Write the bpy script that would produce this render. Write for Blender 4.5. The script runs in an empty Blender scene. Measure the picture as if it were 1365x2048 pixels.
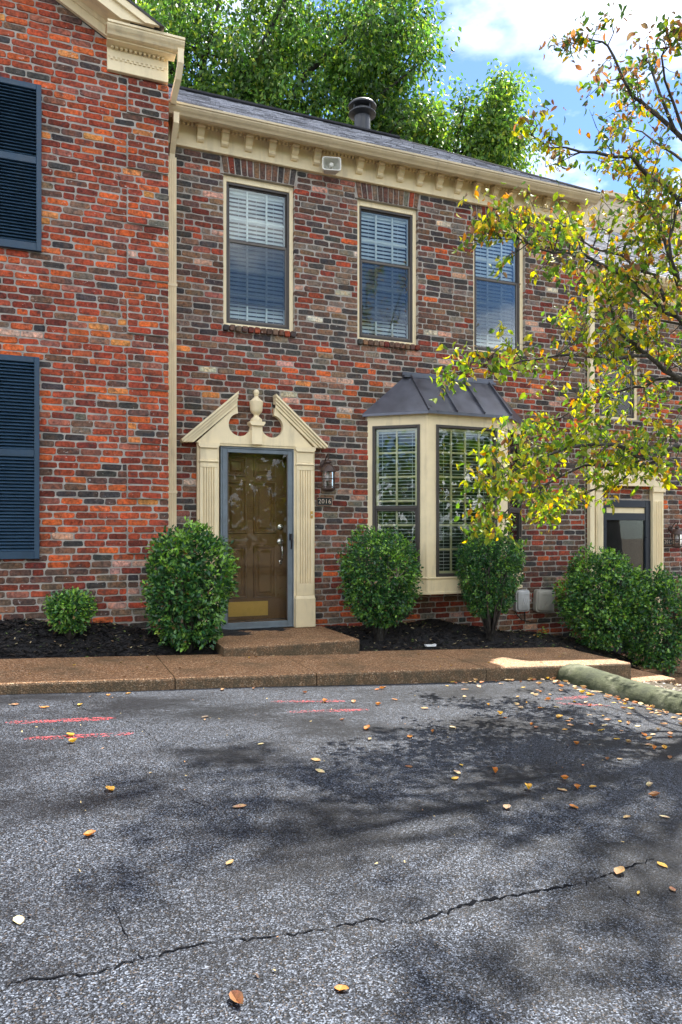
import bpy, math, random
import numpy as np
from mathutils import Vector, Matrix
random.seed(7); RNG = np.random.default_rng(11)
R = math.radians
SC = bpy.context.scene
COL = SC.collection
C = 1.25                       # camera height; facade measurements are relative to the eye line

# ------------------------------------------------------------------ camera, sky, sun, exposure
cam_d = bpy.data.cameras.new('camera'); cam = bpy.data.objects.new('camera', cam_d); COL.objects.link(cam)
cam_d.sensor_fit = 'VERTICAL'; cam_d.sensor_height = 36; cam_d.lens = 25.49
cam_d.shift_y = 0.01856; cam_d.clip_end = 600; cam_d.clip_start = 0.05
YAW = math.atan(1450 / 3600.0); DIST = 7.9
cam.location = (0, -DIST, C); cam.rotation_euler = (R(90), 0, -YAW)
SC.camera = cam

SUN_EL, SUN_AZ = R(60), R(57)          # azimuth measured from +Y towards +X
world = bpy.data.worlds.new('World'); SC.world = world; world.use_nodes = True
nt = world.node_tree; nt.nodes.clear()
def N(nt, t, **kw):
    n = nt.nodes.new(t)
    for k, v in kw.items():
        if k.startswith('i_'):
            n.inputs[k[2:].replace('_', ' ')].default_value = v
        else: setattr(n, k, v)
    return n
def L(nt, a, b): nt.links.new(a, b)
def ramp(nt, stops, interp='LINEAR'):
    n = nt.nodes.new('ShaderNodeValToRGB'); n.color_ramp.interpolation = interp
    e = n.color_ramp.elements
    while len(e) < len(stops): e.new(0.5)
    for el, (p, c) in zip(e, stops):
        el.position = p; el.color = (c if len(c) == 4 else (*c, 1)) if hasattr(c, '__len__') else (c, c, c, 1)
    return n
sky = N(nt, 'ShaderNodeTexSky', sky_type='NISHITA', sun_disc=False, sun_elevation=SUN_EL, sun_rotation=SUN_AZ,
        air_density=1.0, dust_density=0.3, ozone_density=2.5)
tc = N(nt, 'ShaderNodeTexCoord')
mp = N(nt, 'ShaderNodeMapping'); mp.inputs['Scale'].default_value = (1.0, 1.0, 2.2); mp.inputs['Location'].default_value = (12.25, 6.4, 2.59)
L(nt, tc.outputs['Generated'], mp.inputs['Vector'])
cn = N(nt, 'ShaderNodeTexNoise', i_Scale=2.6, i_Detail=7.0, i_Roughness=0.55); L(nt, mp.outputs[0], cn.inputs['Vector'])
cr = ramp(nt, [(0.42, 0.0), (0.50, 0.35), (0.58, 1.0)]); L(nt, cn.outputs['Fac'], cr.inputs[0])
mixc = N(nt, 'ShaderNodeMix', data_type='RGBA'); L(nt, cr.outputs[0], mixc.inputs['Factor'])
tint = N(nt, 'ShaderNodeMix', data_type='RGBA', blend_type='MULTIPLY'); tint.inputs['Factor'].default_value = 1; tint.inputs['B'].default_value = (.29, .355, .45, 1)
L(nt, sky.outputs[0], tint.inputs['A']); L(nt, tint.outputs['Result'], mixc.inputs['A'])
c2 = N(nt, 'ShaderNodeTexNoise', i_Scale=5.0, i_Detail=5.0, i_Roughness=0.6); L(nt, mp.outputs[0], c2.inputs['Vector'])
c3 = ramp(nt, [(0.3, (3.2, 3.3, 3.5)), (0.62, (8.0, 7.9, 7.7))]); L(nt, c2.outputs['Fac'], c3.inputs[0]); L(nt, c3.outputs[0], mixc.inputs['B'])
bg = N(nt, 'ShaderNodeBackground', i_Strength=0.15); L(nt, mixc.outputs['Result'], bg.inputs['Color'])
wo = N(nt, 'ShaderNodeOutputWorld'); L(nt, bg.outputs[0], wo.inputs['Surface'])

sl = bpy.data.lights.new('sun', 'SUN'); sl.energy = 4.3; sl.angle = R(0.53); sl.color = (1.0, 0.94, 0.84)
so = bpy.data.objects.new('sun', sl); COL.objects.link(so)
sdir = Vector((math.cos(SUN_EL) * math.sin(SUN_AZ), math.cos(SUN_EL) * math.cos(SUN_AZ), math.sin(SUN_EL)))
so.rotation_euler = sdir.to_track_quat('Z', 'Y').to_euler(); so.location = sdir * 60
vs = SC.view_settings; vs.view_transform = 'Standard'; vs.look = 'None'; vs.gamma = 1; vs.exposure = 2.0; vs.use_curve_mapping = False

# ------------------------------------------------------------------ materials
def lin(c): return tuple(((v / 255) / 12.92 if v / 255 <= .04045 else (((v / 255) + .055) / 1.055) ** 2.4) for v in c)
MATS = {}
def newmat(name):
    m = bpy.data.materials.new(name); m.use_nodes = True; m.node_tree.nodes.clear(); MATS[name] = m
    o = m.node_tree.nodes.new('ShaderNodeOutputMaterial'); return m, m.node_tree, o
def mixrgb(nt, fac, a, b, blend='MIX'):
    n = N(nt, 'ShaderNodeMix', data_type='RGBA', blend_type=blend)
    for s, v in (('Factor', fac), ('A', a), ('B', b)):
        if hasattr(v, 'is_linked') or isinstance(v, bpy.types.NodeSocket): L(nt, v, n.inputs[s])
        elif s == 'Factor': n.inputs[s].default_value = v
        else: n.inputs[s].default_value = (*v, 1) if len(v) == 3 else v
    return n.outputs['Result']
def noise(nt, scale, detail=4, rough=.55, vec=None):
    n = N(nt, 'ShaderNodeTexNoise', i_Scale=scale, i_Detail=detail, i_Roughness=rough)
    if vec is None: vec = N(nt, 'ShaderNodeNewGeometry').outputs['Position']
    L(nt, vec, n.inputs['Vector']); return n
def stretched(nt, sc):
    m = N(nt, 'ShaderNodeMapping'); m.inputs['Scale'].default_value = sc
    L(nt, N(nt, 'ShaderNodeNewGeometry').outputs['Position'], m.inputs['Vector']); return m.outputs[0]
def bump(nt, h, strength=.3, dist=.01):
    b = N(nt, 'ShaderNodeBump', i_Strength=strength, i_Distance=dist); L(nt, h, b.inputs['Height']); return b.outputs[0]
def paint(name, rgb, rough=.5, var=.12, dirt=.25, scale=6, spec=.4, metal=0., bstr=.08, dirtcol=None):
    m, nt, o = newmat(name)
    p = N(nt, 'ShaderNodeBsdfPrincipled'); p.inputs['Roughness'].default_value = rough; p.inputs['Metallic'].default_value = metal
    p.inputs['Specular IOR Level'].default_value = spec
    n1 = noise(nt, scale, 5); r1 = ramp(nt, [(.3, 1 - var), (.7, 1 + var)]); L(nt, n1.outputs['Fac'], r1.inputs[0])
    c = mixrgb(nt, 1.0, rgb, r1.outputs[0], 'MULTIPLY')
    n2 = noise(nt, 1.0, 6, .6, stretched(nt, (9, 9, 1.6))); r2 = ramp(nt, [(.52, 0.), (.75, dirt)]); L(nt, n2.outputs['Fac'], r2.inputs[0])
    c = mixrgb(nt, r2.outputs[0], c, dirtcol or tuple(v * .35 for v in rgb))
    L(nt, c, p.inputs['Base Color'])
    n3 = noise(nt, 90, 3); L(nt, bump(nt, n3.outputs['Fac'], bstr, .004), p.inputs['Normal'])
    rr = ramp(nt, [(.3, max(rough - .1, 0)), (.7, min(rough + .12, 1))]); L(nt, n1.outputs['Fac'], rr.inputs[0]); L(nt, rr.outputs[0], p.inputs['Roughness'])
    L(nt, p.outputs[0], o.inputs[0]); return m
CREAM = paint('cream_paint', (.82, .69, .445), .5, .08, .42, 4, bstr=.2, dirtcol=(.34, .29, .20))
GUTTER = paint('gutter_paint', (.56, .46, .295), .42, .08, .35, 5, dirtcol=(.22, .18, .11))
NAVY = paint('navy_paint', (.020, .050, .088), .48, .18, .45, 7, dirtcol=(.045, .075, .105))
STEEL = paint('storm_door_paint', (.155, .190, .220), .42, .12, .35, 9, dirtcol=(.08, .09, .10))
BROWNDOOR = paint('olive_brown_paint', (.150, .078, .026), .34, .08, .12, 6)
BRONZE = paint('dark_bronze', (.050, .042, .037), .42, .1, .15, 8)
TAUPE = paint('taupe_vinyl', (.12, .105, .09), .45, .1, .2, 8)
COPPER = paint('aged_metal_roof', (.115, .120, .145), .36, .25, .35, 5, .5, .6, .05, (.12, .15, .16))
WHITE = paint('white_vinyl', (.80, .80, .80), .45, .03, .06, 5)
BLIND = paint('blind_vinyl', (.82, .84, .86), .5, .02, .03, 5)
IRON = paint('black_iron', (.018, .017, .020), .42, .2, .2, 30)
LANTERN = paint('bronze_lantern', (.055, .032, .024), .40, .2, .3, 30)
FLUE = paint('flue_paint', (.022, .025, .032), .42, .2, .45, 8, .5, 0, .05, (.16, .17, .18))
BRASS = paint('brass', (.55, .36, .10), .45, .1, .0, 20, .5, 1.0)
CHROME = paint('satin_nickel', (.62, .62, .62), .22, .1, .15, 30, .5, 1.0)
BOXG = paint('grey_plastic', (.46, .47, .48), .5, .06, .25, 12)
BOXT = paint('taupe_plastic', (.40, .385, .345), .5, .08, .4, 12, dirtcol=(.22, .24, .16))
HORN = paint('aged_white_plastic', (.60, .59, .53), .45, .08, .3, 14)
PLATE = paint('plaque_black', (.012, .018, .018), .4, .1, .1, 20)
COPPEREDGE = paint('plaque_copper', (.42, .27, .20), .4, .1, .2, 20, .5, .6)
NUMERAL = paint('numeral_paint', (.72, .58, .46), .5, .05, .1, 20)
RIDGE = paint('ridge_shingle', (.045, .046, .052), .95, .2, .2, 12, .05)
DARKROOM = paint('interior_dark', (.06, .06, .06), .9, .1, 0, 2)
CABLE = paint('cable_black', (.012, .012, .012), .6, .1, .1, 10)
DARKWIN = paint('screen_dark', (.012, .013, .017), .6, .1, .1, 10)
SIDING = paint('beige_siding', (.52, .44, .33), .6, .05, .15, 4)

def colmat(name, rough, build, spec=.3, trans=0.):
    """material whose base colour comes from the per-piece colour attribute"""
    m, nt, o = newmat(name)
    a = N(nt, 'ShaderNodeAttribute', attribute_name='Col')
    p = N(nt, 'ShaderNodeBsdfPrincipled'); p.inputs['Roughness'].default_value = rough; p.inputs['Specular IOR Level'].default_value = spec
    c = build(nt, a.outputs['Color'], p)
    L(nt, c, p.inputs['Base Color'])
    if trans:
        t = N(nt, 'ShaderNodeBsdfTranslucent'); mx = N(nt, 'ShaderNodeMixShader'); mx.inputs[0].default_value = trans
        hs = N(nt, 'ShaderNodeHueSaturation'); hs.inputs['Saturation'].default_value = 1.1; hs.inputs['Value'].default_value = 1.7
        L(nt, c, hs.inputs['Color']); L(nt, hs.outputs[0], t.inputs['Color'])
        L(nt, p.outputs[0], mx.inputs[1]); L(nt, t.outputs[0], mx.inputs[2]); L(nt, mx.outputs[0], o.inputs[0])
    else: L(nt, p.outputs[0], o.inputs[0])
    return m
def b_brick(nt, col, p):
    n1 = noise(nt, 38, 6, .65); r1 = ramp(nt, [(.34, .52), (.5, 1.0), (.66, 1.42)]); L(nt, n1.outputs['Fac'], r1.inputs[0])
    c = mixrgb(nt, 1.0, col, r1.outputs[0], 'MULTIPLY')
    n0 = noise(nt, 11, 4, .6); r0 = ramp(nt, [(.36, (.72, .80, .86)), (.5, (1, 1, 1)), (.64, (1.28, 1.02, .84))]); L(nt, n0.outputs['Fac'], r0.inputs[0])
    c = mixrgb(nt, 1.0, c, r0.outputs[0], 'MULTIPLY')
    nw = noise(nt, .8, 7, .65); rw = ramp(nt, [(.35, .74), (.6, 1.08)]); L(nt, nw.outputs['Fac'], rw.inputs[0]); c = mixrgb(nt, 1.0, c, rw.outputs[0], 'MULTIPLY')
    n2 = noise(nt, 13, 5, .6); r2 = ramp(nt, [(.56, 0.), (.64, .8)]); L(nt, n2.outputs['Fac'], r2.inputs[0])
    c = mixrgb(nt, r2.outputs[0], c, mixrgb(nt, .7, c, (.045, .036, .036)))
    n3 = noise(nt, 21, 6, .7, stretched(nt, (1, 1, 1.4))); r3 = ramp(nt, [(.645, 0.), (.68, .7)]); L(nt, n3.outputs['Fac'], r3.inputs[0])
    c = mixrgb(nt, r3.outputs[0], c, (.55, .50, .46))
    n4 = noise(nt, 140, 5, .7); 
    L(nt, bump(nt, n4.outputs['Fac'], .55, .006), p.inputs['Normal']); return c
BRICK = colmat('old_brick', .88, b_brick, .2)
def b_leaf(nt, col, p):
    n1 = noise(nt, 60, 3); r1 = ramp(nt, [(.3, .8), (.7, 1.2)]); L(nt, n1.outputs['Fac'], r1.inputs[0])
    return mixrgb(nt, 1.0, col, r1.outputs[0], 'MULTIPLY')
LEAF = colmat('tree_leaf', .45, b_leaf, .35, .42)
GLOSSLEAF = colmat('shrub_leaf', .32, b_leaf, .55, .22)
DOGLEAF = colmat('autumn_leaf', .55, b_leaf, .25, .42)
DRYLEAF = colmat('dry_leaf', .6, b_leaf, .3, .15)
CHIP = colmat('mulch_chip', .8, b_leaf, .2)

def simple(name, fn):
    m, nt, o = newmat(name); p = N(nt, 'ShaderNodeBsdfPrincipled'); fn(nt, p); L(nt, p.outputs[0], o.inputs[0]); return m
def f_mortar(nt, p):
    n1 = noise(nt, 9, 6, .6); r1 = ramp(nt, [(.3, (.23, .205, .175)), (.5, (.34, .308, .27)), (.7, (.455, .418, .372))]); L(nt, n1.outputs['Fac'], r1.inputs[0])
    L(nt, r1.outputs[0], p.inputs['Base Color']); p.inputs['Roughness'].default_value = .95
    n2 = noise(nt, 160, 4); L(nt, bump(nt, n2.outputs['Fac'], .6, .006), p.inputs['Normal'])
MORTAR = simple('mortar', f_mortar)
def f_bark(nt, p):
    n1 = noise(nt, 14, 6, .7, stretched(nt, (3, 3, 1))); r1 = ramp(nt, [(.35, (.020, .017, .014)), (.6, (.075, .066, .056)), (.8, (.16, .17, .13))])
    L(nt, n1.outputs['Fac'], r1.inputs[0]); L(nt, r1.outputs[0], p.inputs['Base Color']); p.inputs['Roughness'].default_value = .9
    L(nt, bump(nt, n1.outputs['Fac'], .8, .02), p.inputs['Normal'])
BARK = simple('bark', f_bark)
def f_darkbark(nt, p):
    n1 = noise(nt, 9, 6, .7, stretched(nt, (3, 3, 1))); r1 = ramp(nt, [(.35, (.008, .007, .006)), (.6, (.024, .021, .018)), (.8, (.05, .048, .04))])
    L(nt, n1.outputs['Fac'], r1.inputs[0]); L(nt, r1.outputs[0], p.inputs['Base Color']); p.inputs['Roughness'].default_value = .95
    L(nt, bump(nt, n1.outputs['Fac'], .8, .03), p.inputs['Normal'])
DARKBARK = simple('shaded_bark', f_darkbark)  # near-black copy of the bark: shade inside the crowns painted into its colour
def f_asphalt(nt, p):
    pos = N(nt, 'ShaderNodeNewGeometry').outputs['Position']
    v = N(nt, 'ShaderNodeTexVoronoi', i_Scale=225.0); L(nt, pos, v.inputs['Vector'])
    bw = N(nt, 'ShaderNodeSeparateColor'); L(nt, v.outputs['Color'], bw.inputs[0])
    r1 = ramp(nt, [(.0, (.0013, .0016, .0024)), (.28, (.0045, .0055, .0082)), (.55, (.0165, .0198, .0275)), (.82, (.050, .059, .079)), (1., (.155, .178, .222))])
    L(nt, bw.outputs[0], r1.inputs[0])
    tan = ramp(nt, [(.93, 0.), (.95, .6)]); L(nt, bw.outputs[1], tan.inputs[0])
    c = mixrgb(nt, tan.outputs[0], r1.outputs[0], (.085, .066, .05))
    # worn film of binder: patches where the stones are still coated (own shapes, old sealant)
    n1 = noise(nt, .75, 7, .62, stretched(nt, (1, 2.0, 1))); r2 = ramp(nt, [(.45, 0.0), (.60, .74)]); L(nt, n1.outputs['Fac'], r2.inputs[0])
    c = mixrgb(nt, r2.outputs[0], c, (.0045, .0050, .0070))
    n2 = noise(nt, 25, 4); r3 = ramp(nt, [(.3, .7), (.7, 1.25)]); L(nt, n2.outputs['Fac'], r3.inputs[0])
    c = mixrgb(nt, 1., c, r3.outputs[0], 'MULTIPLY')
    L(nt, c, p.inputs['Base Color']); p.inputs['Specular IOR Level'].default_value = .14
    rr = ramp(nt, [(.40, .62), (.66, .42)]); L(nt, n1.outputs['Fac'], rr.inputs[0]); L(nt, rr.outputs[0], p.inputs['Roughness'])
    L(nt, bump(nt, v.outputs['Distance'], .5, .003), p.inputs['Normal'])
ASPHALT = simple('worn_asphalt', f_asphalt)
def f_aggregate(nt, p):
    pos = N(nt, 'ShaderNodeNewGeometry').outputs['Position']
    v = N(nt, 'ShaderNodeTexVoronoi', i_Scale=120.0); L(nt, pos, v.inputs['Vector'])
    bw = N(nt, 'ShaderNodeSeparateColor'); L(nt, v.outputs['Color'], bw.inputs[0])
    r1 = ramp(nt, [(0., (.10, .045, .016)), (.5, (.25, .120, .048)), (.85, (.42, .225, .105)), (1., (.66, .48, .32))]); L(nt, bw.outputs[0], r1.inputs[0])
    n1 = noise(nt, 2.2, 6, .65); r2 = ramp(nt, [(.48, 0.), (.72, .7)]); L(nt, n1.outputs['Fac'], r2.inputs[0])
    c = mixrgb(nt, r2.outputs[0], r1.outputs[0], (.065, .048, .020))
    # moss on upright faces and lower edge
    g = N(nt, 'ShaderNodeNewGeometry'); sx = N(nt, 'ShaderNodeSeparateXYZ'); L(nt, g.outputs['True Normal'], sx.inputs[0])
    r3 = ramp(nt, [(.3, .8), (.6, 0.)]); L(nt, sx.outputs['Z'], r3.inputs[0])
    n3 = noise(nt, 11, 5); r4 = ramp(nt, [(.3, .5), (.6, 1.)]); L(nt, n3.outputs['Fac'], r4.inputs[0])
    mm = N(nt, 'ShaderNodeMath', operation='MULTIPLY'); L(nt, r3.outputs[0], mm.inputs[0]); L(nt, r4.outputs[0], mm.inputs[1])
    c = mixrgb(nt, mm.outputs[0], c, (.050, .043, .022))
    L(nt, c, p.inputs['Base Color']); p.inputs['Roughness'].default_value = .7
    L(nt, bump(nt, v.outputs['Distance'], .8, .006), p.inputs['Normal'])
AGG = simple('exposed_aggregate', f_aggregate)
def f_kerb(nt, p):
    n1 = noise(nt, 4, 7, .65); r1 = ramp(nt, [(.36, (.018, .026, .009)), (.5, (.052, .062, .027)), (.66, (.15, .155, .105))]); L(nt, n1.outputs['Fac'], r1.inputs[0])
    n2 = noise(nt, 30, 5, .7); r2 = ramp(nt, [(.3, .7), (.7, 1.15)]); L(nt, n2.outputs['Fac'], r2.inputs[0])
    L(nt, mixrgb(nt, 1., r1.outputs[0], r2.outputs[0], 'MULTIPLY'), p.inputs['Base Color']); p.inputs['Roughness'].default_value = .9
    L(nt, bump(nt, n2.outputs['Fac'], .7, .012), p.inputs['Normal'])
KERB = simple('mossy_concrete', f_kerb)
def f_mulch(nt, p):
    n1 = noise(nt, 55, 6, .75); r1 = ramp(nt, [(.3, (.004, .004, .005)), (.6, (.016, .014, .015)), (.8, (.05, .042, .034))]); L(nt, n1.outputs['Fac'], r1.inputs[0])
    L(nt, r1.outputs[0], p.inputs['Base Color']); p.inputs['Roughness'].default_value = .85
    L(nt, bump(nt, n1.outputs['Fac'], 1., .03), p.inputs['Normal'])
MULCH = simple('black_mulch', f_mulch)
def f_soil(nt, p):
    n1 = noise(nt, 6, 7, .7); r1 = ramp(nt, [(.3, (.03, .026, .018)), (.6, (.085, .068, .045)), (.8, (.15, .14, .10))]); L(nt, n1.outputs['Fac'], r1.inputs[0])
    L(nt, r1.outputs[0], p.inputs['Base Color']); p.inputs['Roughness'].default_value = .95
    n2 = noise(nt, 40, 5, .7); L(nt, bump(nt, n2.outputs['Fac'], .8, .03), p.inputs['Normal'])
SOIL = simple('soil', f_soil)
def f_shingle(nt, p):
    a = N(nt, 'ShaderNodeAttribute', attribute_name='Col')
    n1 = noise(nt, 70, 5, .7); r1 = ramp(nt, [(.3, .55), (.7, 1.5)]); L(nt, n1.outputs['Fac'], r1.inputs[0])
    L(nt, mixrgb(nt, 1., a.outputs['Color'], r1.outputs[0], 'MULTIPLY'), p.inputs['Base Color']); p.inputs['Roughness'].default_value = .9
    L(nt, bump(nt, n1.outputs['Fac'], .6, .008), p.inputs['Normal'])
SHINGLE = simple('asphalt_shingle', f_shingle)
def f_crack(nt, p):
    p.inputs['Base Color'].default_value = (.006, .0065, .008, 1); p.inputs['Roughness'].default_value = 1; p.inputs['Specular IOR Level'].default_value = 0
TAR = simple('crack_tar', f_crack)
def f_bulb(nt, p):
    p.inputs['Base Color'].default_value = (.8, .82, .82, 1); p.inputs['Roughness'].default_value = .2
BULB = simple('frosted_bulb', f_bulb)
def glass(name, tint=(1, 1, 1), ior=1.5, rough=0.0, wob=0.):
    m, nt, o = newmat(name)
    t = N(nt, 'ShaderNodeBsdfTransparent'); t.inputs[0].default_value = (*tint, 1)
    g = N(nt, 'ShaderNodeBsdfGlossy'); g.inputs['Roughness'].default_value = rough; g.inputs['Color'].default_value = (1, 1, 1, 1)
    f = N(nt, 'ShaderNodeFresnel', i_IOR=ior)
    if wob:
        n = noise(nt, 2.2, 2); b = bump(nt, n.outputs['Fac'], wob, .05); L(nt, b, g.inputs['Normal'])
    mx = N(nt, 'ShaderNodeMixShader'); L(nt, f.outputs[0], mx.inputs[0]); L(nt, t.outputs[0], mx.inputs[1]); L(nt, g.outputs[0], mx.inputs[2])
    L(nt, mx.outputs[0], o.inputs[0]); return m
GLASS = glass('window_glass', (.93, .97, .96), 1.5, 0, .004)
STORMGLASS = glass('storm_glass', (.95, .95, .93), 1.33, 0, .012)
LANTGLASS = glass('lantern_glass', (.75, .72, .72), 1.5, .05)
def screenmat(name, a):
    m, nt, o = newmat(name); t = N(nt, 'ShaderNodeBsdfTransparent'); d = N(nt, 'ShaderNodeBsdfDiffuse'); d.inputs[0].default_value = (.03, .034, .04, 1)
    mx = N(nt, 'ShaderNodeMixShader'); mx.inputs[0].default_value = a; L(nt, t.outputs[0], mx.inputs[1]); L(nt, d.outputs[0], mx.inputs[2]); L(nt, mx.outputs[0], o.inputs[0]); return m
SCREEN = screenmat('insect_screen', .55)
def redmat():
    m, nt, o = newmat('worn_red_paint'); p = N(nt, 'ShaderNodeBsdfPrincipled'); p.inputs['Base Color'].default_value = (.36, .045, .055, 1); p.inputs['Roughness'].default_value = .6
    t = N(nt, 'ShaderNodeBsdfTransparent'); pos = N(nt, 'ShaderNodeNewGeometry').outputs['Position']
    v = N(nt, 'ShaderNodeTexVoronoi', i_Scale=105.0); L(nt, pos, v.inputs['Vector']); s = N(nt, 'ShaderNodeSeparateColor'); L(nt, v.outputs['Color'], s.inputs[0])
    n = noise(nt, 9, 5, .7, stretched(nt, (.5, 3, 1)));
    ad = N(nt, 'ShaderNodeMath', operation='MULTIPLY_ADD'); L(nt, s.outputs[0], ad.inputs[0]); ad.inputs[1].default_value = .45; L(nt, n.outputs['Fac'], ad.inputs[2])
    r = ramp(nt, [(.54, .8), (.72, 0.)]); L(nt, ad.outputs[0], r.inputs[0])
    mx = N(nt, 'ShaderNodeMixShader'); L(nt, r.outputs[0], mx.inputs[0]); L(nt, t.outputs[0], mx.inputs[1]); L(nt, p.outputs[0], mx.inputs[2]); L(nt, mx.outputs[0], o.inputs[0]); return m
REDPAINT = redmat()

# ------------------------------------------------------------------ object helpers
WL = {}                                    # world location of every object origin
def tag(o, label=None, cat=None, group=None, kind=None):
    for k, v in (('label', label), ('category', cat), ('group', group), ('kind', kind)):
        if v: o[k] = v
    return o
def empty(name, loc, label, cat, group=None):
    o = bpy.data.objects.new(name, None); o.empty_display_size = .2; COL.objects.link(o); o.location = loc
    WL[o] = Vector(loc); return tag(o, label, cat, group)
class MB:
    def __init__(s, M=None): s.v = []; s.f = []; s.c = []; s.M = M; s.col = (1, 1, 1)
    def add(s, vs, fs):
        k = len(s.v)
        for p in vs:
            p = Vector(p)
            s.v.append(s.M @ p if s.M else p); s.c.append(s.col)
        s.f += [tuple(i + k for i in f) for f in fs]; return s
    def box(s, x0, x1, y0, y1, z0, z1):
        return s.add([(x0,y0,z0),(x1,y0,z0),(x1,y1,z0),(x0,y1,z0),(x0,y0,z1),(x1,y0,z1),(x1,y1,z1),(x0,y1,z1)],
                     [(0,3,2,1),(4,5,6,7),(0,1,5,4),(1,2,6,5),(2,3,7,6),(3,0,4,7)])
    def bevbox(s, x0, x1, y0, y1, z0, z1, b=.004):
        """box with chamfered front (-y) edges"""
        return s.add([(x0,y1,z0),(x1,y1,z0),(x1,y1,z1),(x0,y1,z1),(x0,y0+b,z0),(x1,y0+b,z0),(x1,y0+b,z1),(x0,y0+b,z1),
                      (x0+b,y0,z0+b),(x1-b,y0,z0+b),(x1-b,y0,z1-b),(x0+b,y0,z1-b)],
                     [(0,3,2,1),(0,1,5,4),(1,2,6,5),(2,3,7,6),(3,0,4,7),(4,5,9,8),(5,6,10,9),(6,7,11,10),(7,4,8,11),(8,9,10,11)])
    def prism(s, poly, axis, a, b):
        """polygon extruded along axis ('x': poly in (y,z); 'y': (x,z); 'z': (x,y))"""
        n = len(poly)
        mk = {'x': lambda p, t: (t, p[0], p[1]), 'y': lambda p, t: (p[0], t, p[1]), 'z': lambda p, t: (p[0], p[1], t)}[axis]
        vs = [mk(p, a) for p in poly] + [mk(p, b) for p in poly]
        fs = [tuple(range(n)), tuple(reversed(range(n, 2 * n)))] + [(i, i + n, (i + 1) % n + n, (i + 1) % n) for i in range(n)]
        return s.add(vs, fs)
    def ring(s, x0, x1, z0, z1, w, y0, y1, wt=None, wb=None):
        """rectangular frame, members butted"""
        wt = w if wt is None else wt; wb = w if wb is None else wb
        s.bevbox(x0, x0 + w, y0, y1, z0, z1); s.bevbox(x1 - w, x1, y0, y1, z0, z1)
        s.bevbox(x0 + w, x1 - w, y0 + .001, y1, z1 - wt, z1); s.bevbox(x0 + w, x1 - w, y0 + .001, y1, z0, z0 + wb); return s
    def lathe(s, prof, cx, cy, n=24, cap=True):
        k = len(prof); vs = []; fs = []
        for r, z in prof:
            for j in range(n): a = 2 * math.pi * j / n; vs.append((cx + r * math.cos(a), cy + r * math.sin(a), z))
        for i in range(k - 1):
            for j in range(n): fs.append((i*n+j, i*n+(j+1)%n, (i+1)*n+(j+1)%n, (i+1)*n+j))
        if cap: fs.append(tuple(reversed(range(n)))); fs.append(tuple(range((k-1)*n, k*n)))
        return s.add(vs, fs)
    def tube(s, pts, rads, n=7, sq=None):
        pts = [Vector(p) for p in pts]; vs = []; fs = []; m = len(pts); up = None
        for i, p in enumerate(pts):
            d = (pts[min(i+1, m-1)] - pts[max(i-1, 0)]).normalized()
            if up is None: up = Vector((0,0,1)) if abs(d.z) < .9 else Vector((1,0,0))
            a = d.cross(up).normalized(); b = a.cross(d).normalized(); up = b
            r = rads[i] if hasattr(rads, '__len__') else rads
            for j in range(n):
                t = 2 * math.pi * j / n + (math.pi / n if sq else 0)
                ca, sa = math.cos(t), math.sin(t)
                if sq: vs.append(p + a * ca * sq[0] + b * sa * sq[1])
                else: vs.append(p + a * ca * r + b * sa * r)
        for i in range(m - 1):
            for j in range(n): fs.append((i*n+j, i*n+(j+1)%n, (i+1)*n+(j+1)%n, (i+1)*n+j))
        fs.append(tuple(reversed(range(n)))); fs.append(tuple(range((m-1)*n, m*n)))
        return s.add(vs, fs)
    def build(s, name, mat, parent=None, smooth=False, origin=None, label=None, kind=None, useCol=False):
        off = WL[parent] if parent else Vector((0, 0, 0))
        org = Vector(origin) if origin is not None else off
        me = bpy.data.meshes.new(name); me.from_pydata([p - org for p in s.v], [], s.f); me.update()
        if smooth: me.polygons.foreach_set('use_smooth', [True] * len(me.polygons))
        if useCol:
            a = me.color_attributes.new('Col', 'FLOAT_COLOR', 'POINT'); a.data.foreach_set('color', [x for c in s.c for x in (*c, 1.)])
        me.materials.append(mat)
        o = bpy.data.objects.new(name, me); COL.objects.link(o); o.parent = parent; o.location = org - off
        WL[o] = org
        return tag(o, label, kind=kind)
def smooth_by_angle(o, deg=35):
    me = o.data; me.polygons.foreach_set('use_smooth', [True] * len(me.polygons))
    me.set_sharp_from_angle(angle=R(deg)); return o
def npmesh(name, V, F, mat, parent=None, cols=None, origin=None, kind=None, smooth=False):
    off = np.array(WL[parent]) if parent else np.zeros(3); org = np.array(origin) if origin is not None else off
    me = bpy.data.meshes.new(name); V = np.asarray(V, float) - org; F = np.asarray(F, np.int32); k = F.shape[1]
    me.vertices.add(len(V)); me.vertices.foreach_set('co', V.ravel().astype(np.float32))
    me.loops.add(F.size); me.loops.foreach_set('vertex_index', F.ravel())
    me.polygons.add(len(F)); me.polygons.foreach_set('loop_start', np.arange(0, F.size, k, dtype=np.int32))
    me.update(calc_edges=True); me.validate()
    if smooth: me.polygons.foreach_set('use_smooth', np.ones(len(F), bool))
    if cols is not None:
        a = me.color_attributes.new('Col', 'FLOAT_COLOR', 'POINT'); cc = np.ones((len(V), 4)); cc[:, :3] = cols; a.data.foreach_set('color', cc.ravel())
    me.materials.append(mat); o = bpy.data.objects.new(name, me); COL.objects.link(o); o.parent = parent; o.location = Vector(org - off); WL[o] = Vector(org)
    return tag(o, kind=kind)
def project(p):
    s, c = math.sin(YAW), math.cos(YAW); x, y, z = p[0], p[1] + DIST, p[2] - C
    zc = x * s + y * c; xc = x * c - y * s
    return (682.5 + 1450 * xc / zc, 1062 - 1450 * z / zc, zc)

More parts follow.
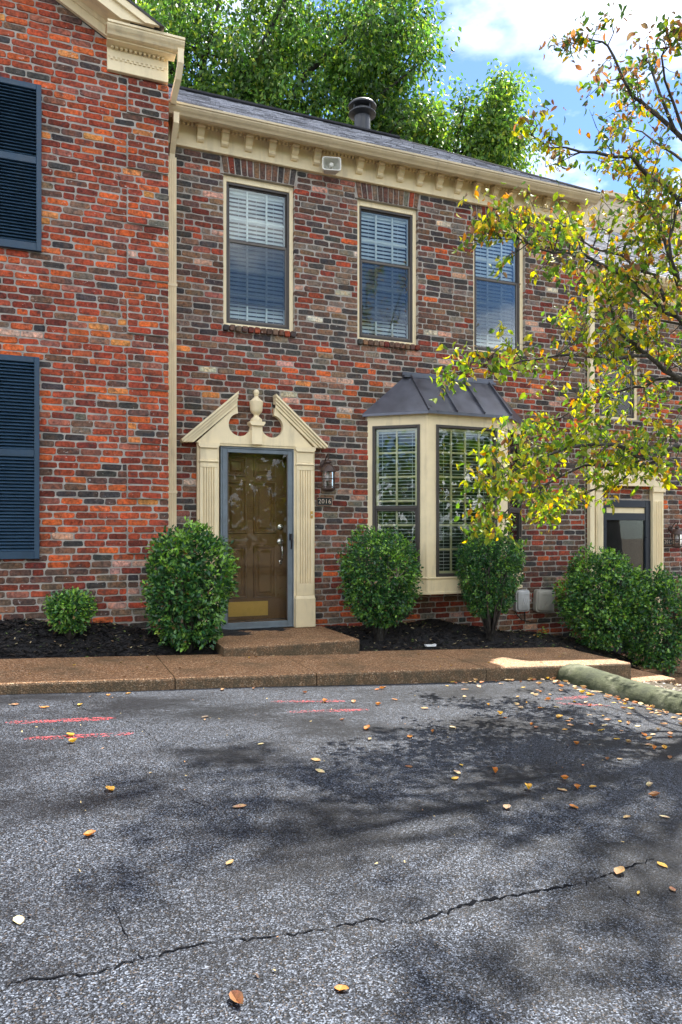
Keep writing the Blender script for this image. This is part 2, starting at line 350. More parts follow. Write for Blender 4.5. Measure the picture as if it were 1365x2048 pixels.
# ------------------------------------------------------------------ bricks
COURSE, PITCH, JOINT = .0687, .2005, .0105
def brick_shape(q, yf, depth, rnd, M=None, jit=.0035):
    """tumbled brick: quad corners q=(bl,br,tr,tl) in (x,z); face at yf, body reaching back by depth; 48 triangles"""
    bl, br, tr, tl = [np.array(p) for p in q]
    e = lambda a, b, t: a + (b - a) * t
    w = np.linalg.norm(br - bl); h = np.linalg.norm(tl - bl)
    tw = min(.014 / w if w > .1 else .007 / max(w, .03), .3); th = min(.010 / max(h, .02), .3)
    pts = [e(bl, br, tw), e(bl, br, .35 + .3 * rnd.random()), e(bl, br, 1 - tw), e(br, tr, th), e(br, tr, 1 - th),
           e(tr, tl, tw), e(tr, tl, .35 + .3 * rnd.random()), e(tr, tl, 1 - tw), e(tl, bl, th), e(tl, bl, 1 - th)]
    cen = (bl + br + tr + tl) / 4
    jit = jit if w > .1 else .0022
    pts = [p + np.array([rnd.uniform(-jit, jit), rnd.uniform(-jit, jit)]) for p in pts]
    yo = yf + rnd.uniform(-.003, .003); tilt = rnd.uniform(-.004, .004) / max(w, .03)
    V = [(p[0], yf + depth, p[1]) for p in pts] + [(p[0], yo + .006, p[1]) for p in pts]
    for p in pts:
        d = cen - p; n = np.linalg.norm(d); ins = min(.0036 + rnd.uniform(0, .0016), n * .4)
        s = np.array([np.sign(d[0]) * min(ins, abs(d[0])), np.sign(d[1]) * min(ins, abs(d[1]))]); pp = p + s
        V.append((pp[0], yo + tilt * (pp[0] - cen[0]), pp[1]))
    F = [(i, (i+1) % 10, (i+1) % 10 + 10, i + 10) for i in range(10)] + [(i+10, (i+1) % 10 + 10, (i+1) % 10 + 20, i + 20) for i in range(10)] + [tuple(range(20, 30))]
    if M is not None: V = [tuple(M @ Vector(v)) for v in V]; cw = tuple(M @ Vector((cen[0], yf, cen[1])))
    else: cw = (cen[0], yf, cen[1])
    return V, F, cw, w * h
PAL = {'plum': (106, 80, 70), 'char': (76, 71, 69), 'red': (156, 76, 56), 'dred': (124, 62, 51), 'orange': (200, 100, 58), 'amber': (206, 134, 78),
       'pink': (202, 156, 136), 'brown': (128, 101, 83), 'grey': (124, 112, 100), 'white': (206, 192, 170), 'rose': (154, 98, 84), 'rust': (174, 86, 57)}
PAL = {k: tuple(v * .92 for v in lin(c)) for k, c in PAL.items()}
def pick(rnd, weights):
    ks = list(weights); k = rnd.choices(ks, [weights[x] for x in ks])[0]; m = rnd.uniform(.8, 1.2)
    return tuple(min(1, v * m * rnd.uniform(.93, 1.07)) for v in PAL[k])
def pal_main(rnd, x, z):
    z -= C
    if z > 2.1: w = dict(plum=36, char=20, red=5, dred=9, orange=2, pink=3.5, brown=16, grey=11, white=1.2, rose=5)
    elif z > 1.2: w = dict(plum=26, char=12, red=13, dred=18, orange=9, amber=2, pink=6, brown=8, grey=5, white=1, rose=8)
    elif z > -.5: w = dict(plum=31, char=17, red=11, dred=15, orange=4, pink=3, brown=13, grey=7, white=.8, rose=6)
    else: w = dict(plum=18, char=10, red=12, dred=16, orange=8, pink=4, brown=22, grey=8, rose=8)
    return pick(rnd, w)
def pal_left(rnd, x, z):
    z -= C
    if z > -.35: w = dict(plum=11, char=7, red=38, dred=16, orange=15, amber=3, pink=1.5, brown=5, grey=2, rose=8, rust=16)
    else: w = dict(plum=24, char=14, red=12, dred=12, orange=5, pink=8, brown=16, grey=8, rose=10)
    return pick(rnd, w)
class BrickBank:
    def __init__(s): s.items = []
    def put(s, q, yf, depth, rnd, col, M=None): s.items.append(brick_shape(q, yf, depth, rnd, M) + (col,))
    def flush(s, parent, limit=300):
        def score(it):
            px, py, zc = project(it[2])
            if zc < .5 or not (8 < px < 1357 and 5 < py < 1290): return 0
            return it[3] / zc / zc
        order = sorted(range(len(s.items)), key=lambda i: -score(s.items[i]))
        rest = MB()
        for n, i in enumerate(order):
            V, F, c, a, col = s.items[i]
            if n < limit and score(s.items[i]) > 0:
                mb = MB(); mb.col = col; mb.add(V, F); mb.build('brick', BRICK, parent, origin=c, useCol=True)
            else: rest.col = col; rest.add(V, F)
        rest.build('brick_courses', BRICK, parent, useCol=True, kind='stuff')
def lay(bank, x0, x1, z0, z1, yf, rnd, pal, holes=(), keep=None, M=None, depth=.09, special=None):
    """courses of running bond; holes: (xa,xb,za,zb) left free"""
    n = int((z1 - z0) / COURSE + .5)
    for k in range(n):
        za = z0 + k * COURSE + JOINT / 2; zb = z0 + (k + 1) * COURSE - JOINT / 2
        spans = [(x0, x1, za, zb)]
        for (ha, hb, hza, hzb) in holes:
            new = []
            for (a, b, p, q) in spans:
                if hb <= a or ha >= b or hzb <= p or hza >= q: new.append((a, b, p, q)); continue
                if a < ha: new.append((a, ha, p, q))
                if b > hb: new.append((hb, b, p, q))
                if hza - p > .018: new.append((max(a, ha), min(b, hb), p, hza - .004))
                if q - hzb > .018: new.append((max(a, ha), min(b, hb), hzb + .004, q))
            spans = new
        cuts = special(k) if special else None
        off = (k % 2) * PITCH / 2 + rnd.uniform(-.02, .02)
        edges = []; x = x0 - PITCH + off
        while x < x1 + PITCH:
            edges.append(x); x += PITCH + rnd.uniform(-.012, .012) if rnd.random() > .06 else PITCH * .55
        if cuts: edges = sorted([e for e in edges if abs(e - cuts[0]) > .05] + [cuts[0]])
        for (a, b, p, q) in spans:
            ee = [a - JOINT / 2] + [e for e in edges if a + .035 < e < b - .035] + [b + JOINT / 2]
            for i in range(len(ee) - 1):
                xa, xb = ee[i] + JOINT / 2, ee[i+1] - JOINT / 2
                if xb - xa < .02: continue
                if keep and not keep((xa + xb) / 2, q): continue
                yy = yf; xb2 = xb
                if cuts and xa >= cuts[0] - .001: yy = yf - cuts[1]
                sag = rnd.uniform(-.002, .002)
                bank.put([(xa, p + sag), (xb2, p - sag), (xb2, q - sag), (xa, q + sag)], yy, depth, rnd, pal(rnd, (xa + xb) / 2, p), M)
def sheet(mb, x0, x1, z0, z1, y, holes, reveal=.14):
    xs = sorted({x0, x1, *[h[0] for h in holes], *[h[1] for h in holes]}); zs = sorted({z0, z1, *[h[2] for h in holes], *[h[3] for h in holes]})
    xs = [x for x in xs if x0 <= x <= x1]; zs = [z for z in zs if z0 <= z <= z1]
    for i in range(len(xs) - 1):
        for j in range(len(zs) - 1):
            cx, cz = (xs[i] + xs[i+1]) / 2, (zs[j] + zs[j+1]) / 2
            if any(h[0] < cx < h[1] and h[2] < cz < h[3] for h in holes): continue
            mb.add([(xs[i], y, zs[j]), (xs[i+1], y, zs[j]), (xs[i+1], y, zs[j+1]), (xs[i], y, zs[j+1])], [(0, 1, 2, 3)])
    for (a, b, c, d) in holes:
        e = y + reveal
        mb.add([(a,y,c),(a,e,c),(a,e,d),(a,y,d)], [(0,1,2,3)]); mb.add([(b,y,c),(b,y,d),(b,e,d),(b,e,c)], [(0,1,2,3)])
        mb.add([(a,y,d),(a,e,d),(b,e,d),(b,y,d)], [(0,1,2,3)]); mb.add([(a,y,c),(b,y,c),(b,e,c),(a,e,c)], [(0,1,2,3)])
def jack_arch(bank, x0, x1, z0, z1, yf, rnd, weights, n=12, splay=.03):
    for i in range(n):
        t0, t1 = i / n, (i + 1) / n; g = .006
        b0 = x0 + (x1 - x0) * t0 + g; b1 = x0 + (x1 - x0) * t1 - g
        u0 = x0 - splay + (x1 - x0 + 2 * splay) * t0 + g; u1 = x0 - splay + (x1 - x0 + 2 * splay) * t1 - g
        bank.put([(b0, z0 + .004), (b1, z0 + .004), (u1, z1), (u0, z1)], yf, .09, rnd, pick(rnd, weights))
def sill(bank, x0, x1, z1, yf, rnd, n=12, h=.068):
    w = (x1 - x0) / n
    for i in range(n):
        d = rnd.uniform(-.004, .004)
        bank.put([(x0 + i*w + .005, z1 - h + d), (x0 + (i+1)*w - .005, z1 - h + d), (x0 + (i+1)*w - .005, z1 - .004 + d), (x0 + i*w + .005, z1 - .004 + d)],
                 yf - .04, .13, rnd, pick(rnd, dict(plum=24, char=42, brown=18, red=8, dred=8)))

def shingle_roof(parent, corners, name='roof', nrow=14, ncol=40, base=(.20, .205, .235)):
    """corners: eave-left, eave-right, ridge-right, ridge-left; overlapping tabs as one part"""
    a, b, c, d = [np.array(p, float) for p in corners]
    nrm = np.cross(b - a, d - a); nrm /= np.linalg.norm(nrm)
    V = []; F = []; K = []
    P = lambda u, v: (a + (b - a) * u) * (1 - v) + (d + (c - d) * u) * v
    V += [P(0,0) - nrm*.03, P(1,0) - nrm*.03, P(1,1) - nrm*.03, P(0,1) - nrm*.03]; F.append((0,1,2,3)); K += [(.05,.05,.05)] * 4
    for i in range(nrow):
        v0, v1 = i / nrow, min(1.0, (i + 1.08) / nrow); off = (i % 2) * .5
        for j in range(-1, ncol + 1):
            u0, u1 = (j + off + RNG.uniform(-.04, .04)) / ncol, (j + 1 + off - .03) / ncol
            u0, u1 = max(0, u0), min(1, u1)
            if u1 - u0 < .1 / ncol: continue
            k = len(V); th = .012 + RNG.uniform(0, .006)
            V += [P(u0,v0) + nrm*th, P(u1,v0) + nrm*th, P(u1,v1) + nrm*.002, P(u0,v1) + nrm*.002, P(u0,v0) - nrm*.02, P(u1,v0) - nrm*.02]
            F += [(k,k+1,k+2,k+3), (k+4,k+5,k+1,k)]
            m = RNG.uniform(.45, 1.9); K += [tuple(x * m for x in base)] * 6
    return npmesh(name, V, F, SHINGLE, parent, K)

# ------------------------------------------------------------------ window builder (local frame: x along wall, y inward, z up)
def window(house, x0, x1, z0, z1, M=None, case=True, style='upper', y=.05, split=.40, cols=3, frame=BRONZE, hrows=(.23, .60, .79), name='window', casemat=CREAM, inframe=TAUPE, mid=True, mint=WHITE, slat_p=.047, lower_screen=True, label=None, tilt=52):
    w = MB(M)
    if case:
        w.ring(x0, x1, z0, z1, .045, y, y + .10, .065, .035)
        root = w.build(name, casemat, house, label=label); X0, X1, Z0, Z1 = x0 + .045, x1 - .045, z0 + .035, z1 - .065
    else:
        X0, X1, Z0, Z1 = x0, x1, z0, z1; root = None
    f = MB(M).ring(X0, X1, Z0, Z1, .028, y + .012, y + .085)
    if root is None: root = f.build(name, frame, house, label=label)
    else: f.build('frame', frame, root)
    a0, a1, b0, b1 = X0 + .028, X1 - .028, Z0 + .028, Z1 - .028
    h = b1 - b0; zm = b1 - h * split
    if mid:
        MB(M).ring(a0, a1, zm, b1, .014, y + .034, y + .06).build('upper_sash', frame, root)
        MB(M).ring(a0, a1, b0, zm - .0005, .018, y + .020, y + .05, .026, .026).build('lower_sash', inframe, root)
        MB(M).box(a0 + .014, a1 - .014, y + .044, y + .047, zm + .014, b1 - .014).build('pane', GLASS, root)
        MB(M).box(a0 + .018, a1 - .018, y + .034, y + .037, b0 + .026, zm - .027).build('pane', GLASS, root)
        if lower_screen:
            zr = b0 + h * .135
            MB(M).bevbox(a0 + .018, a1 - .018, y + .0385, y + .046, zr, zr + .022).build('rail', frame, root)
            MB(M).add([(a0 + .018, y + .0405, zr + .022), (a1 - .018, y + .0405, zr + .022), (a1 - .018, y + .0405, zm - .027), (a0 + .018, y + .0405, zm - .027)], [(0, 1, 2, 3)]).build('insect_screen', SCREEN, root)
    else:
        MB(M).box(a0, a1, y + .040, y + .044, b0, b1).build('pane', GLASS, root)
    mw = .011 if mid else .013
    s = MB(M).ring(a0, a1, b0, b1, .02 if mid else .035, y + .062, y + .08); s.build('inner_sash', mint, root)
    for i in range(1, cols):
        xx = a0 + (a1 - a0) * i / cols
        MB(M).bevbox(xx - mw, xx + mw, y + .063, y + .078, b0 + .02, b1 - .02, .003).build('muntin', mint, root)
    for r_ in hrows:
        zz = b1 - h * r_
        MB(M).bevbox(a0 + .02, a1 - .02, y + .066, y + .076, zz - mw, zz + mw, .003).build('muntin', mint, root)
    bl = MB(M); nb = int(h / slat_p); bl.box(a0 + .012, a1 - .012, y + .10, y + .15, b1 - .05, b1 - .004)
    ca, sa = math.cos(R(tilt)) * .024, math.sin(R(tilt)) * .024
    for i in range(nb):
        zz = b1 - .07 - i * slat_p
        if zz < b0 + .03: break
        wv = random.uniform(-.002, .002)
        bl.add([(a0 + .014, y + .125 - ca, zz - sa + wv), (a1 - .014, y + .125 - ca, zz - sa - wv), (a1 - .014, y + .125 + ca, zz + sa - wv), (a0 + .014, y + .125 + ca, zz + sa + wv)], [(0, 1, 2, 3)])
        bl.add([(a0 + .014, y + .125 - ca, zz - sa + wv + .003), (a1 - .014, y + .125 - ca, zz - sa - wv + .003), (a1 - .014, y + .125 + ca, zz + sa - wv + .003), (a0 + .014, y + .125 + ca, zz + sa + wv + .003)], [(3, 2, 1, 0)])
    for fx in (.2, .5, .8):
        xx = a0 + (a1 - a0) * fx; bl.box(xx - .0015, xx + .0015, y + .099, y + .1005, b0 + .02, b1 - .05)
    bl.build('blind', BLIND, root)
    return root

# ------------------------------------------------------------------ ground
def az(x): return C - 1.203 - .054 * max(-14, min(x, 9))
def wz(x): return C - 1.12 - .0427 * x
gx = [-160, -60, -14, -6, 0, 4.6, 6, 9, 14, 60, 160]; gy = [-160, -60, -20, -8, -2.2, 0, 8, 30, 90, 200]
V = []; F = []
for y in gy:
    for x in gx: V.append((x, y, az(x) - (.30 if x < 4.7 else .36) - (.25 if x > 5 else 0)))
for j in range(len(gy) - 1):
    for i in range(len(gx) - 1): k = j * len(gx) + i; F.append((k, k+1, k+1+len(gx), k+len(gx)))
tag(npmesh('ground', V, F, SOIL), kind='structure')
# asphalt lot
nx, ny = 90, 70; xs = np.linspace(-14, 4.63, nx); ys = np.concatenate([np.linspace(-30, -9, 15), np.linspace(-8.7, -2.09, ny - 15)])
V = [(x, y, az(x) + .004 * math.sin(x * 2.1 + y * .8) * math.sin(y * 1.7 - x * .6)) for y in ys for x in xs]
F = [(j*nx+i, j*nx+i+1, (j+1)*nx+i+1, (j+1)*nx+i) for j in range(len(ys) - 1) for i in range(nx - 1)]
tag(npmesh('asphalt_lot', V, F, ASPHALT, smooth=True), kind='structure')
def asz(x, y): return az(x) + .004 * math.sin(x * 2.1 + y * .8) * math.sin(y * 1.7 - x * .6)
# red stripes
stripes = [((-.254,-2.956),(.406,-2.944),.046,1), ((-.134,-3.363),(.483,-3.351),.040,1), ((1.547,-2.66),(2.12,-2.714),.036,.6), ((1.568,-2.986),(2.197,-3.014),.034,.35), ((3.928,-2.937),(4.336,-2.859),.045,1), ((3.844,-3.075),(4.259,-3.215),.045,1)]
names = ['upper red painted stripe on the asphalt at far left', 'lower red painted stripe on the asphalt at far left', 'upper faded red stripe on the asphalt before the doorway',
         'lower faded red stripe on the asphalt before the doorway', 'red stripe under leaves nearest the kerb, upper', 'red stripe under leaves nearest the kerb, lower']
for (p0, p1, hw, _), nm in zip(stripes, names):
    mb = MB(); n = 24; vs = []
    for i in range(n + 1):
        t = i / n; x = p0[0] + (p1[0] - p0[0]) * t; y = p0[1] + (p1[1] - p0[1]) * t; w = hw * (.8 + .35 * random.random()) * min(1, .35 + 6 * min(t, 1 - t))
        vs += [(x, y - w, asz(x, y) + .004), (x, y + w, asz(x, y) + .004)]
    mb.add(vs, [(2*i, 2*i+2, 2*i+3, 2*i+1) for i in range(n)])
    tag(mb.build('painted_stripe', REDPAINT), nm, 'stripe', 'red painted stripes')
cracks = [[(-.6,-5.79),(-.155,-5.799),(-.048,-5.796),(.129,-5.81),(.245,-5.783),(.414,-5.753),(.562,-5.769),(.717,-5.78),(.86,-5.768),(.962,-5.76),(1.092,-5.824),(1.205,-5.787),(1.384,-5.751),(1.548,-5.753),(1.704,-5.747),(1.841,-5.746),(2.016,-5.71),(2.3,-5.66)],
          [(.245,-5.783),(.22,-5.695),(.2,-5.51),(.193,-5.408)], [(.14,-2.274),(.166,-2.523),(.314,-2.816),(.428,-2.975),(.532,-3.177),(.565,-3.402),(.607,-3.631)],
          [(.539,-4.504),(.616,-4.589),(.685,-4.715)], [(1.911,-5.786),(1.879,-5.931),(1.911,-6.011),(1.962,-6.11)]]
cl = ['long jagged crack running across the foreground asphalt', 'short crack branching off the long crack at left', 'crack winding from the walkway past the red stripes', 'short hairline crack in mid asphalt left of centre', 'hairline crack below the right end of the long crack']
for ci, (pts, nm) in enumerate(zip(cracks, cl)):
    mb = MB(); vs = []; W0 = .0036 if ci == 0 else .0018
    fine = []
    for i in range(len(pts) - 1):
        for k in range(8):
            t = k / 8; fine.append((pts[i][0] + (pts[i+1][0] - pts[i][0]) * t + random.gauss(0, .004), pts[i][1] + (pts[i+1][1] - pts[i][1]) * t + random.gauss(0, .006)))
    for i, (x, y) in enumerate(fine):
        dx, dy = (fine[min(i+1, len(fine)-1)][0] - fine[max(i-1, 0)][0], fine[min(i+1, len(fine)-1)][1] - fine[max(i-1, 0)][1]); l = math.hypot(dx, dy) or 1
        w = W0 * random.uniform(.1, 1.3) * (1.9 if ci == 0 and 1.1 < x < 1.8 else 1); nxx, nyy = -dy / l * w, dx / l * w
        vs += [(x - nxx, y - nyy, asz(x, y) + .003), (x + nxx, y + nyy, asz(x, y) + .003)]
    mb.add(vs, [(2*i, 2*i+2, 2*i+3, 2*i+1) for i in range(len(fine) - 1)])
    tag(mb.build('asphalt_crack', TAR), nm, 'crack', 'cracks in the asphalt')
# walkway slabs
walk = bpy.data.objects.new('walkway', None); COL.objects.link(walk); walk.location = (2, -1.55, wz(2)); WL[walk] = Vector(walk.location); tag(walk, 'brown exposed-aggregate walkway in front of the townhouses', kind='structure')
def slab(x0, x1, y0, y1, zt, zb, parent, name='slab', mat=AGG, b=.018):
    mb = MB(); n = max(2, int((x1 - x0) / .12)); vs = []; prof = [(y1, 'b', 0), (y1, 't', 0), (y0 + b, 't', 0), (y0 + b*.3, 't', -b*.35), (y0, 't', -b*1.1), (y0 - .004, 'b', 0)]
    for i in range(n + 1):
        x = x0 + (x1 - x0) * i / n; e = random.uniform(-.004, .004)
        for (yy, k, dz) in prof: vs.append((x, yy + (e if yy < y0 + b * .9 else 0), (zt(x) if k == 't' else zb(x)) + dz + (e * .3 if k == 't' else 0)))
    m = len(prof); fs = [(i*m+j, i*m+(j+1)%m, (i+1)*m+(j+1)%m, (i+1)*m+j) for i in range(n) for j in range(m)]
    fs += [tuple(range(m)), tuple(reversed(range(n*m, n*m+m)))]
    return mb.add(vs, fs).build(name, mat, parent)
for x0, x1 in [(-4.6,-2.7),(-2.692,-.83),(-.822,.92),(.928,2.11),(2.118,3.80),(3.808,5.55)]:
    slab(x0, x1, -2.1, -1.0, wz, lambda x: az(x) - .1, walk)
for nm, lab, x0, x1, y0, y1, zt in [('stoop', 'brown aggregate stoop slab at the foot of the pedimented door', 1.53, 2.92, -1.15, -.01, C - 1.10),
                                    ('step', 'low brown step below the right end of the walkway', 5.56, 6.15, -2.1, -1.1, C - 1.56)]:
    o = slab(x0, x1, y0, y1, lambda x: zt, lambda x: zt - .5, None, nm); tag(o, lab, 'step')
tag(slab(6.2, 12, -2.1, -1.05, lambda x: C - 1.80 - .03 * (x - 6.2), lambda x: C - 2.4, None, 'lower_walkway'), kind='structure')
tag(slab(6.75, 8.3, -1.0, -.01, lambda x: C - 1.72, lambda x: C - 2.4, None, 'stoop'), 'lower stoop slab before the right-hand dark door', 'step')
# mossy kerb
mb = MB(); prof = [(4.60,-.25),(4.605,-.02),(4.63,.055),(4.685,.10),(4.77,.118),(4.88,.112),(4.95,.085),(5.0,.02),(5.02,-.25)]; n = 70; vs = []
for i in range(n + 1):
    y = -2.104 - i * .09; wob = .008 * math.sin(i * .55) + random.uniform(-.003, .003)
    for (x, z) in prof: vs.append((x + wob + .10 * max(0, 1 - i / 9) ** 2 * 0, y, C - 1.455 + z + random.uniform(-.003, .003) + .03 * max(0, 1 - i / 8)))
m = len(prof); mb.add(vs, [(i*m+j, (i+1)*m+j, (i+1)*m+j+1, i*m+j+1) for i in range(n) for j in range(m - 1)] + [tuple(range(m))])
tag(mb.build('kerb', KERB, smooth=True), kind='structure')
# planting bed right of the kerb (soil and river gravel)
nx, ny = 40, 40; V = []; F = []
for j in range(ny):
    for i in range(nx):
        x = 4.97 + i * .12; y = -7 + j * .1257
        V.append((x, y, C - 1.50 - .085 * (x - 4.97) - (.12 if x > 6 else 0) + random.uniform(-.015, .015)))
F = [(j*nx+i, j*nx+i+1, (j+1)*nx+i+1, (j+1)*nx+i) for j in range(ny - 1) for i in range(nx - 1)]
tag(npmesh('soil_bed', V, F, SOIL, smooth=True), kind='structure')

# mulch bed
def zwall(x): return C + float(np.interp(x, [-4, -.34, .51, 1.5, 2.9, 3.6, 4.4, 5.3, 5.7, 6.6, 7.4, 9], [-.75, -.84, -.915, -1.07, -1.12, -1.12, -1.10, -1.28, -1.31, -1.45, -1.80, -1.85]))
def zedge(x): return C + float(np.interp(x, [-4, 5.5, 6.2, 7, 9], [-.955 - .025, -1.355 - .025, -1.55, -1.78, -1.85]))
def mulch_z(x, y):
    yw = -.39 if x < 1.1 else .005
    t = min(1, max(0, (y + 1.02) / (yw + 1.02))); t = t * t * (3 - 2 * t)
    return zedge(x) + (zwall(x) - zedge(x)) * t + .012 * math.sin(x * 9 + y * 7) + .05 * math.sin(math.pi * t) * .6
nx, ny = 220, 26; V = []
for j in range(ny):
    for i in range(nx):
        x = -4 + i * 12.5 / (nx - 1); y = -1.02 + j * 1.06 / (ny - 1); V.append((x, y, mulch_z(x, y) + random.uniform(-.010, .010)))
F = [(j*nx+i, j*nx+i+1, (j+1)*nx+i+1, (j+1)*nx+i) for j in range(ny - 1) for i in range(nx - 1)]
tag(npmesh('mulch_bed', V, F, MULCH), kind='structure')
# wood chips and tiny leaf litter in the bed
def chips(n, fn, size, cols, name, lift=.008):
    V = []; F = []; K = []
    for _ in range(n):
        x, y, z = fn(); a = random.uniform(0, 6.28); l = random.uniform(*size); w = l * random.uniform(.2, .55); tz = random.uniform(-.35, .35)
        dx, dy = math.cos(a), math.sin(a); k = len(V); col = random.choice(cols); m = random.uniform(.6, 1.3)
        for s, t in ((-1, -.5), (1, -.3), (1.1, .4), (-.8, .5)):
            V.append((x + dx*l*s/2 - dy*w*t, y + dy*l*s/2 + dx*w*t, z + lift + tz*l*s/2 + random.uniform(0, .006)))
        F.append((k, k+1, k+2, k+3)); K += [tuple(c * m for c in col)] * 4
    return npmesh(name, V, F, CHIP, None, K)
def in_bed():
    while True:
        x = random.uniform(-1.6, 7.6); y = random.uniform(-1.0, -.02 if x > 1.1 else -.42)
        if 1.5 < x < 2.95: continue
        return x, y, mulch_z(x, y)
tag(chips(9000, in_bed, (.015, .06), [(.010, .009, .010), (.022, .019, .018), (.05, .040, .032)], 'mulch_chips'), 'black wood mulch chips covering the planting bed', 'mulch', kind='stuff')
tag(chips(900, in_bed, (.012, .042), [(.35, .27, .15), (.45, .38, .22), (.16, .22, .06), (.28, .18, .09), (.10, .16, .04)], 'leaf_litter', .014), 'tiny dry leaf scraps scattered over the black mulch', 'leaf litter', kind='stuff')
def on_soil(): 
    x = random.uniform(5.0, 6.3); y = random.uniform(-4.2, -2.15); return x, y, C - 1.50 - .085 * (x - 4.97) - (.12 if x > 6 else 0)
tag(chips(900, on_soil, (.015, .05), [(.25, .24, .22), (.38, .36, .33), (.12, .11, .10), (.30, .22, .13)], 'gravel', .012), 'grey gravel and leaf scraps behind the mossy kerb', 'gravel', kind='stuff')
def on_lot():
    x = random.uniform(-.6, 4.5) ; y = random.uniform(-6.3, -2.15); return x, y, asz(x, y)
tag(chips(260, on_lot, (.006, .016), [(.30, .16, .07), (.35, .27, .13), (.06, .04, .03)], 'leaf_crumbs', .004), 'tiny leaf crumbs strewn over the asphalt', 'leaf litter', kind='stuff')

# ================================================================== main townhouse
rnd = random.Random(3)
H = empty('brick_townhouse', (4, 0, C - 1.2), 'dark mixed-brick townhouse with pedimented cream doorway and metal-roofed bay window', 'house', 'row of brick townhouses')
WZ0, WZ1 = C + 2.28, C + 3.955
wins = [(1.784, 2.610), (3.394, 4.203), (4.993, 5.782)]
holes = [(a, b, WZ0, WZ1) for a, b in wins] + [(1.737, 2.597, C - 1.12, C + .935), (3.56, 5.70, C - .70, C + 1.36)]
mb = MB(); sheet(mb, 1.13, 6.76, C - 1.9, C + 4.43, .005, holes)
wall = mb.build('wall', MORTAR, H)
bank = BrickBank(); zb = C + 2.28 - .068 - 57 * COURSE
bh = list(holes) + [(a - .02, b + .02, C + 2.212, C + 2.281) for a, b in wins] + [(a - .034, b + .034, C + 3.954, C + 4.16) for a, b in wins]
lay(bank, 1.14, 6.755, zb, C + 4.15, 0, rnd, pal_main, bh)
for a, b in wins:
    jack_arch(bank, a, b, C + 3.957, C + 4.15, -.002, rnd, dict(plum=34, char=16, brown=22, red=10, dred=10, grey=8), 12)
    sill(bank, a - .01, b + .012, C + 2.28, 0, rnd)
bank.flush(wall)
for a, b in wins: window(H, a, b, WZ0, WZ1)
# closed shell behind the facade
mb = MB(); mb.add([(1.13,.3,C-1.9),(6.76,.3,C-1.9),(6.76,6.3,C-1.9),(1.13,6.3,C-1.9),(1.13,0.02,C+4.42),(6.76,.02,C+4.42),(6.76,6.3,C+4.42),(1.13,6.3,C+4.42),(1.13,.02,C-1.9),(6.76,.02,C-1.9)],
                  [(2,3,7,6), (9,2,6,5), (8,4,7,3), (4,5,6,7)]); mb.build('rear_wall', MORTAR, H)
mb = MB(); mb.box(1.2, 6.7, .9, .92, C - 1.9, C + 4.3); mb.box(1.2, 6.7, .13, .9, C + 1.7, C + 1.75); mb.build('interior_partition', DARKROOM, H)
# cornice
mb = MB(); mb.bevbox(1.13, 6.78, -.03, .004, C + 4.14, C + 4.43); mb.bevbox(1.13, 6.785, -.042, -.0305, C + 4.14, C + 4.158); mb.build('frieze', CREAM, H)
mb = MB(); mb.box(1.13, 6.80, -.24, -.031, C + 4.418, C + 4.432); mb.prism([(-.031, C+4.40), (-.075, C+4.40), (-.095, C+4.4175), (-.031, C+4.4175)], 'x', 1.13, 6.79); mb.build('soffit', CREAM, H)
mb = MB(); x = 1.15
while x < 6.75: mb.box(x, x + .026, -.064, -.031, C + 4.372, C + 4.3995); x += .0447
mb.build('dentil_strip', CREAM, H)
bp = [(-.031, 4.368), (-.140, 4.368), (-.140, 4.344), (-.122, 4.336), (-.122, 4.318), (-.108, 4.290), (-.084, 4.272), (-.070, 4.262), (-.078, 4.254), (-.078, 4.232), (-.058, 4.216), (-.031, 4.212)]
for i in range(-2, 19):
    if i == 5: continue
    x = 1.786 + .2675 * i
    MB().prism([(y, z + C) for y, z in bp], 'x', x - .037, x + .037).build('bracket', CREAM, H)
gp = [(-.235, 4.44), (-.235, 4.318), (-.262, 4.318), (-.285, 4.326), (-.300, 4.345), (-.320, 4.362), (-.338, 4.385), (-.338, 4.398), (-.350, 4.402), (-.350, 4.424), (-.341, 4.424), (-.338, 4.412), (-.25, 4.408), (-.245, 4.44)]
g = MB().prism([(y, z + C) for y, z in gp], 'x', 1.12, 6.72).build('gutter', GUTTER, H)
MB().prism([(y, z + C) for y, z in [(-.205, 4.417), (-.205, 4.352), (-.222, 4.352), (-.234, 4.368), (-.234, 4.417)]], 'x', 1.13, 6.70).build('fascia', GUTTER, H)
roof = shingle_roof(H, [(1.13, -.29, C+4.435), (6.78, -.29, C+4.435), (5.41, 3.0, C+6.55), (1.13, 3.0, C+6.55)], 'roof', 30, 26)
mb = MB(); mb.add([(6.78,-.29,C+4.42),(6.78,6.3,C+4.42),(5.41,3.02,C+6.55),(1.13,3.0,C+6.53),(1.13,6.3,C+4.42)], [(0,1,2),(3,2,1,4)]); mb.col = (.1,.1,.11); o = mb.build('rear_roof', SHINGLE, H); 
mb = MB(); mb.tube([(1.13,3.0,C+6.548),(5.41,3.0,C+6.548)], .05, 8, (.11, .035)); mb.tube([(5.40,3.0,C+6.545),(6.76,-.27,C+4.46)], .04, 8, (.03, .03)); mb.build('ridge_cap', RIDGE, H)
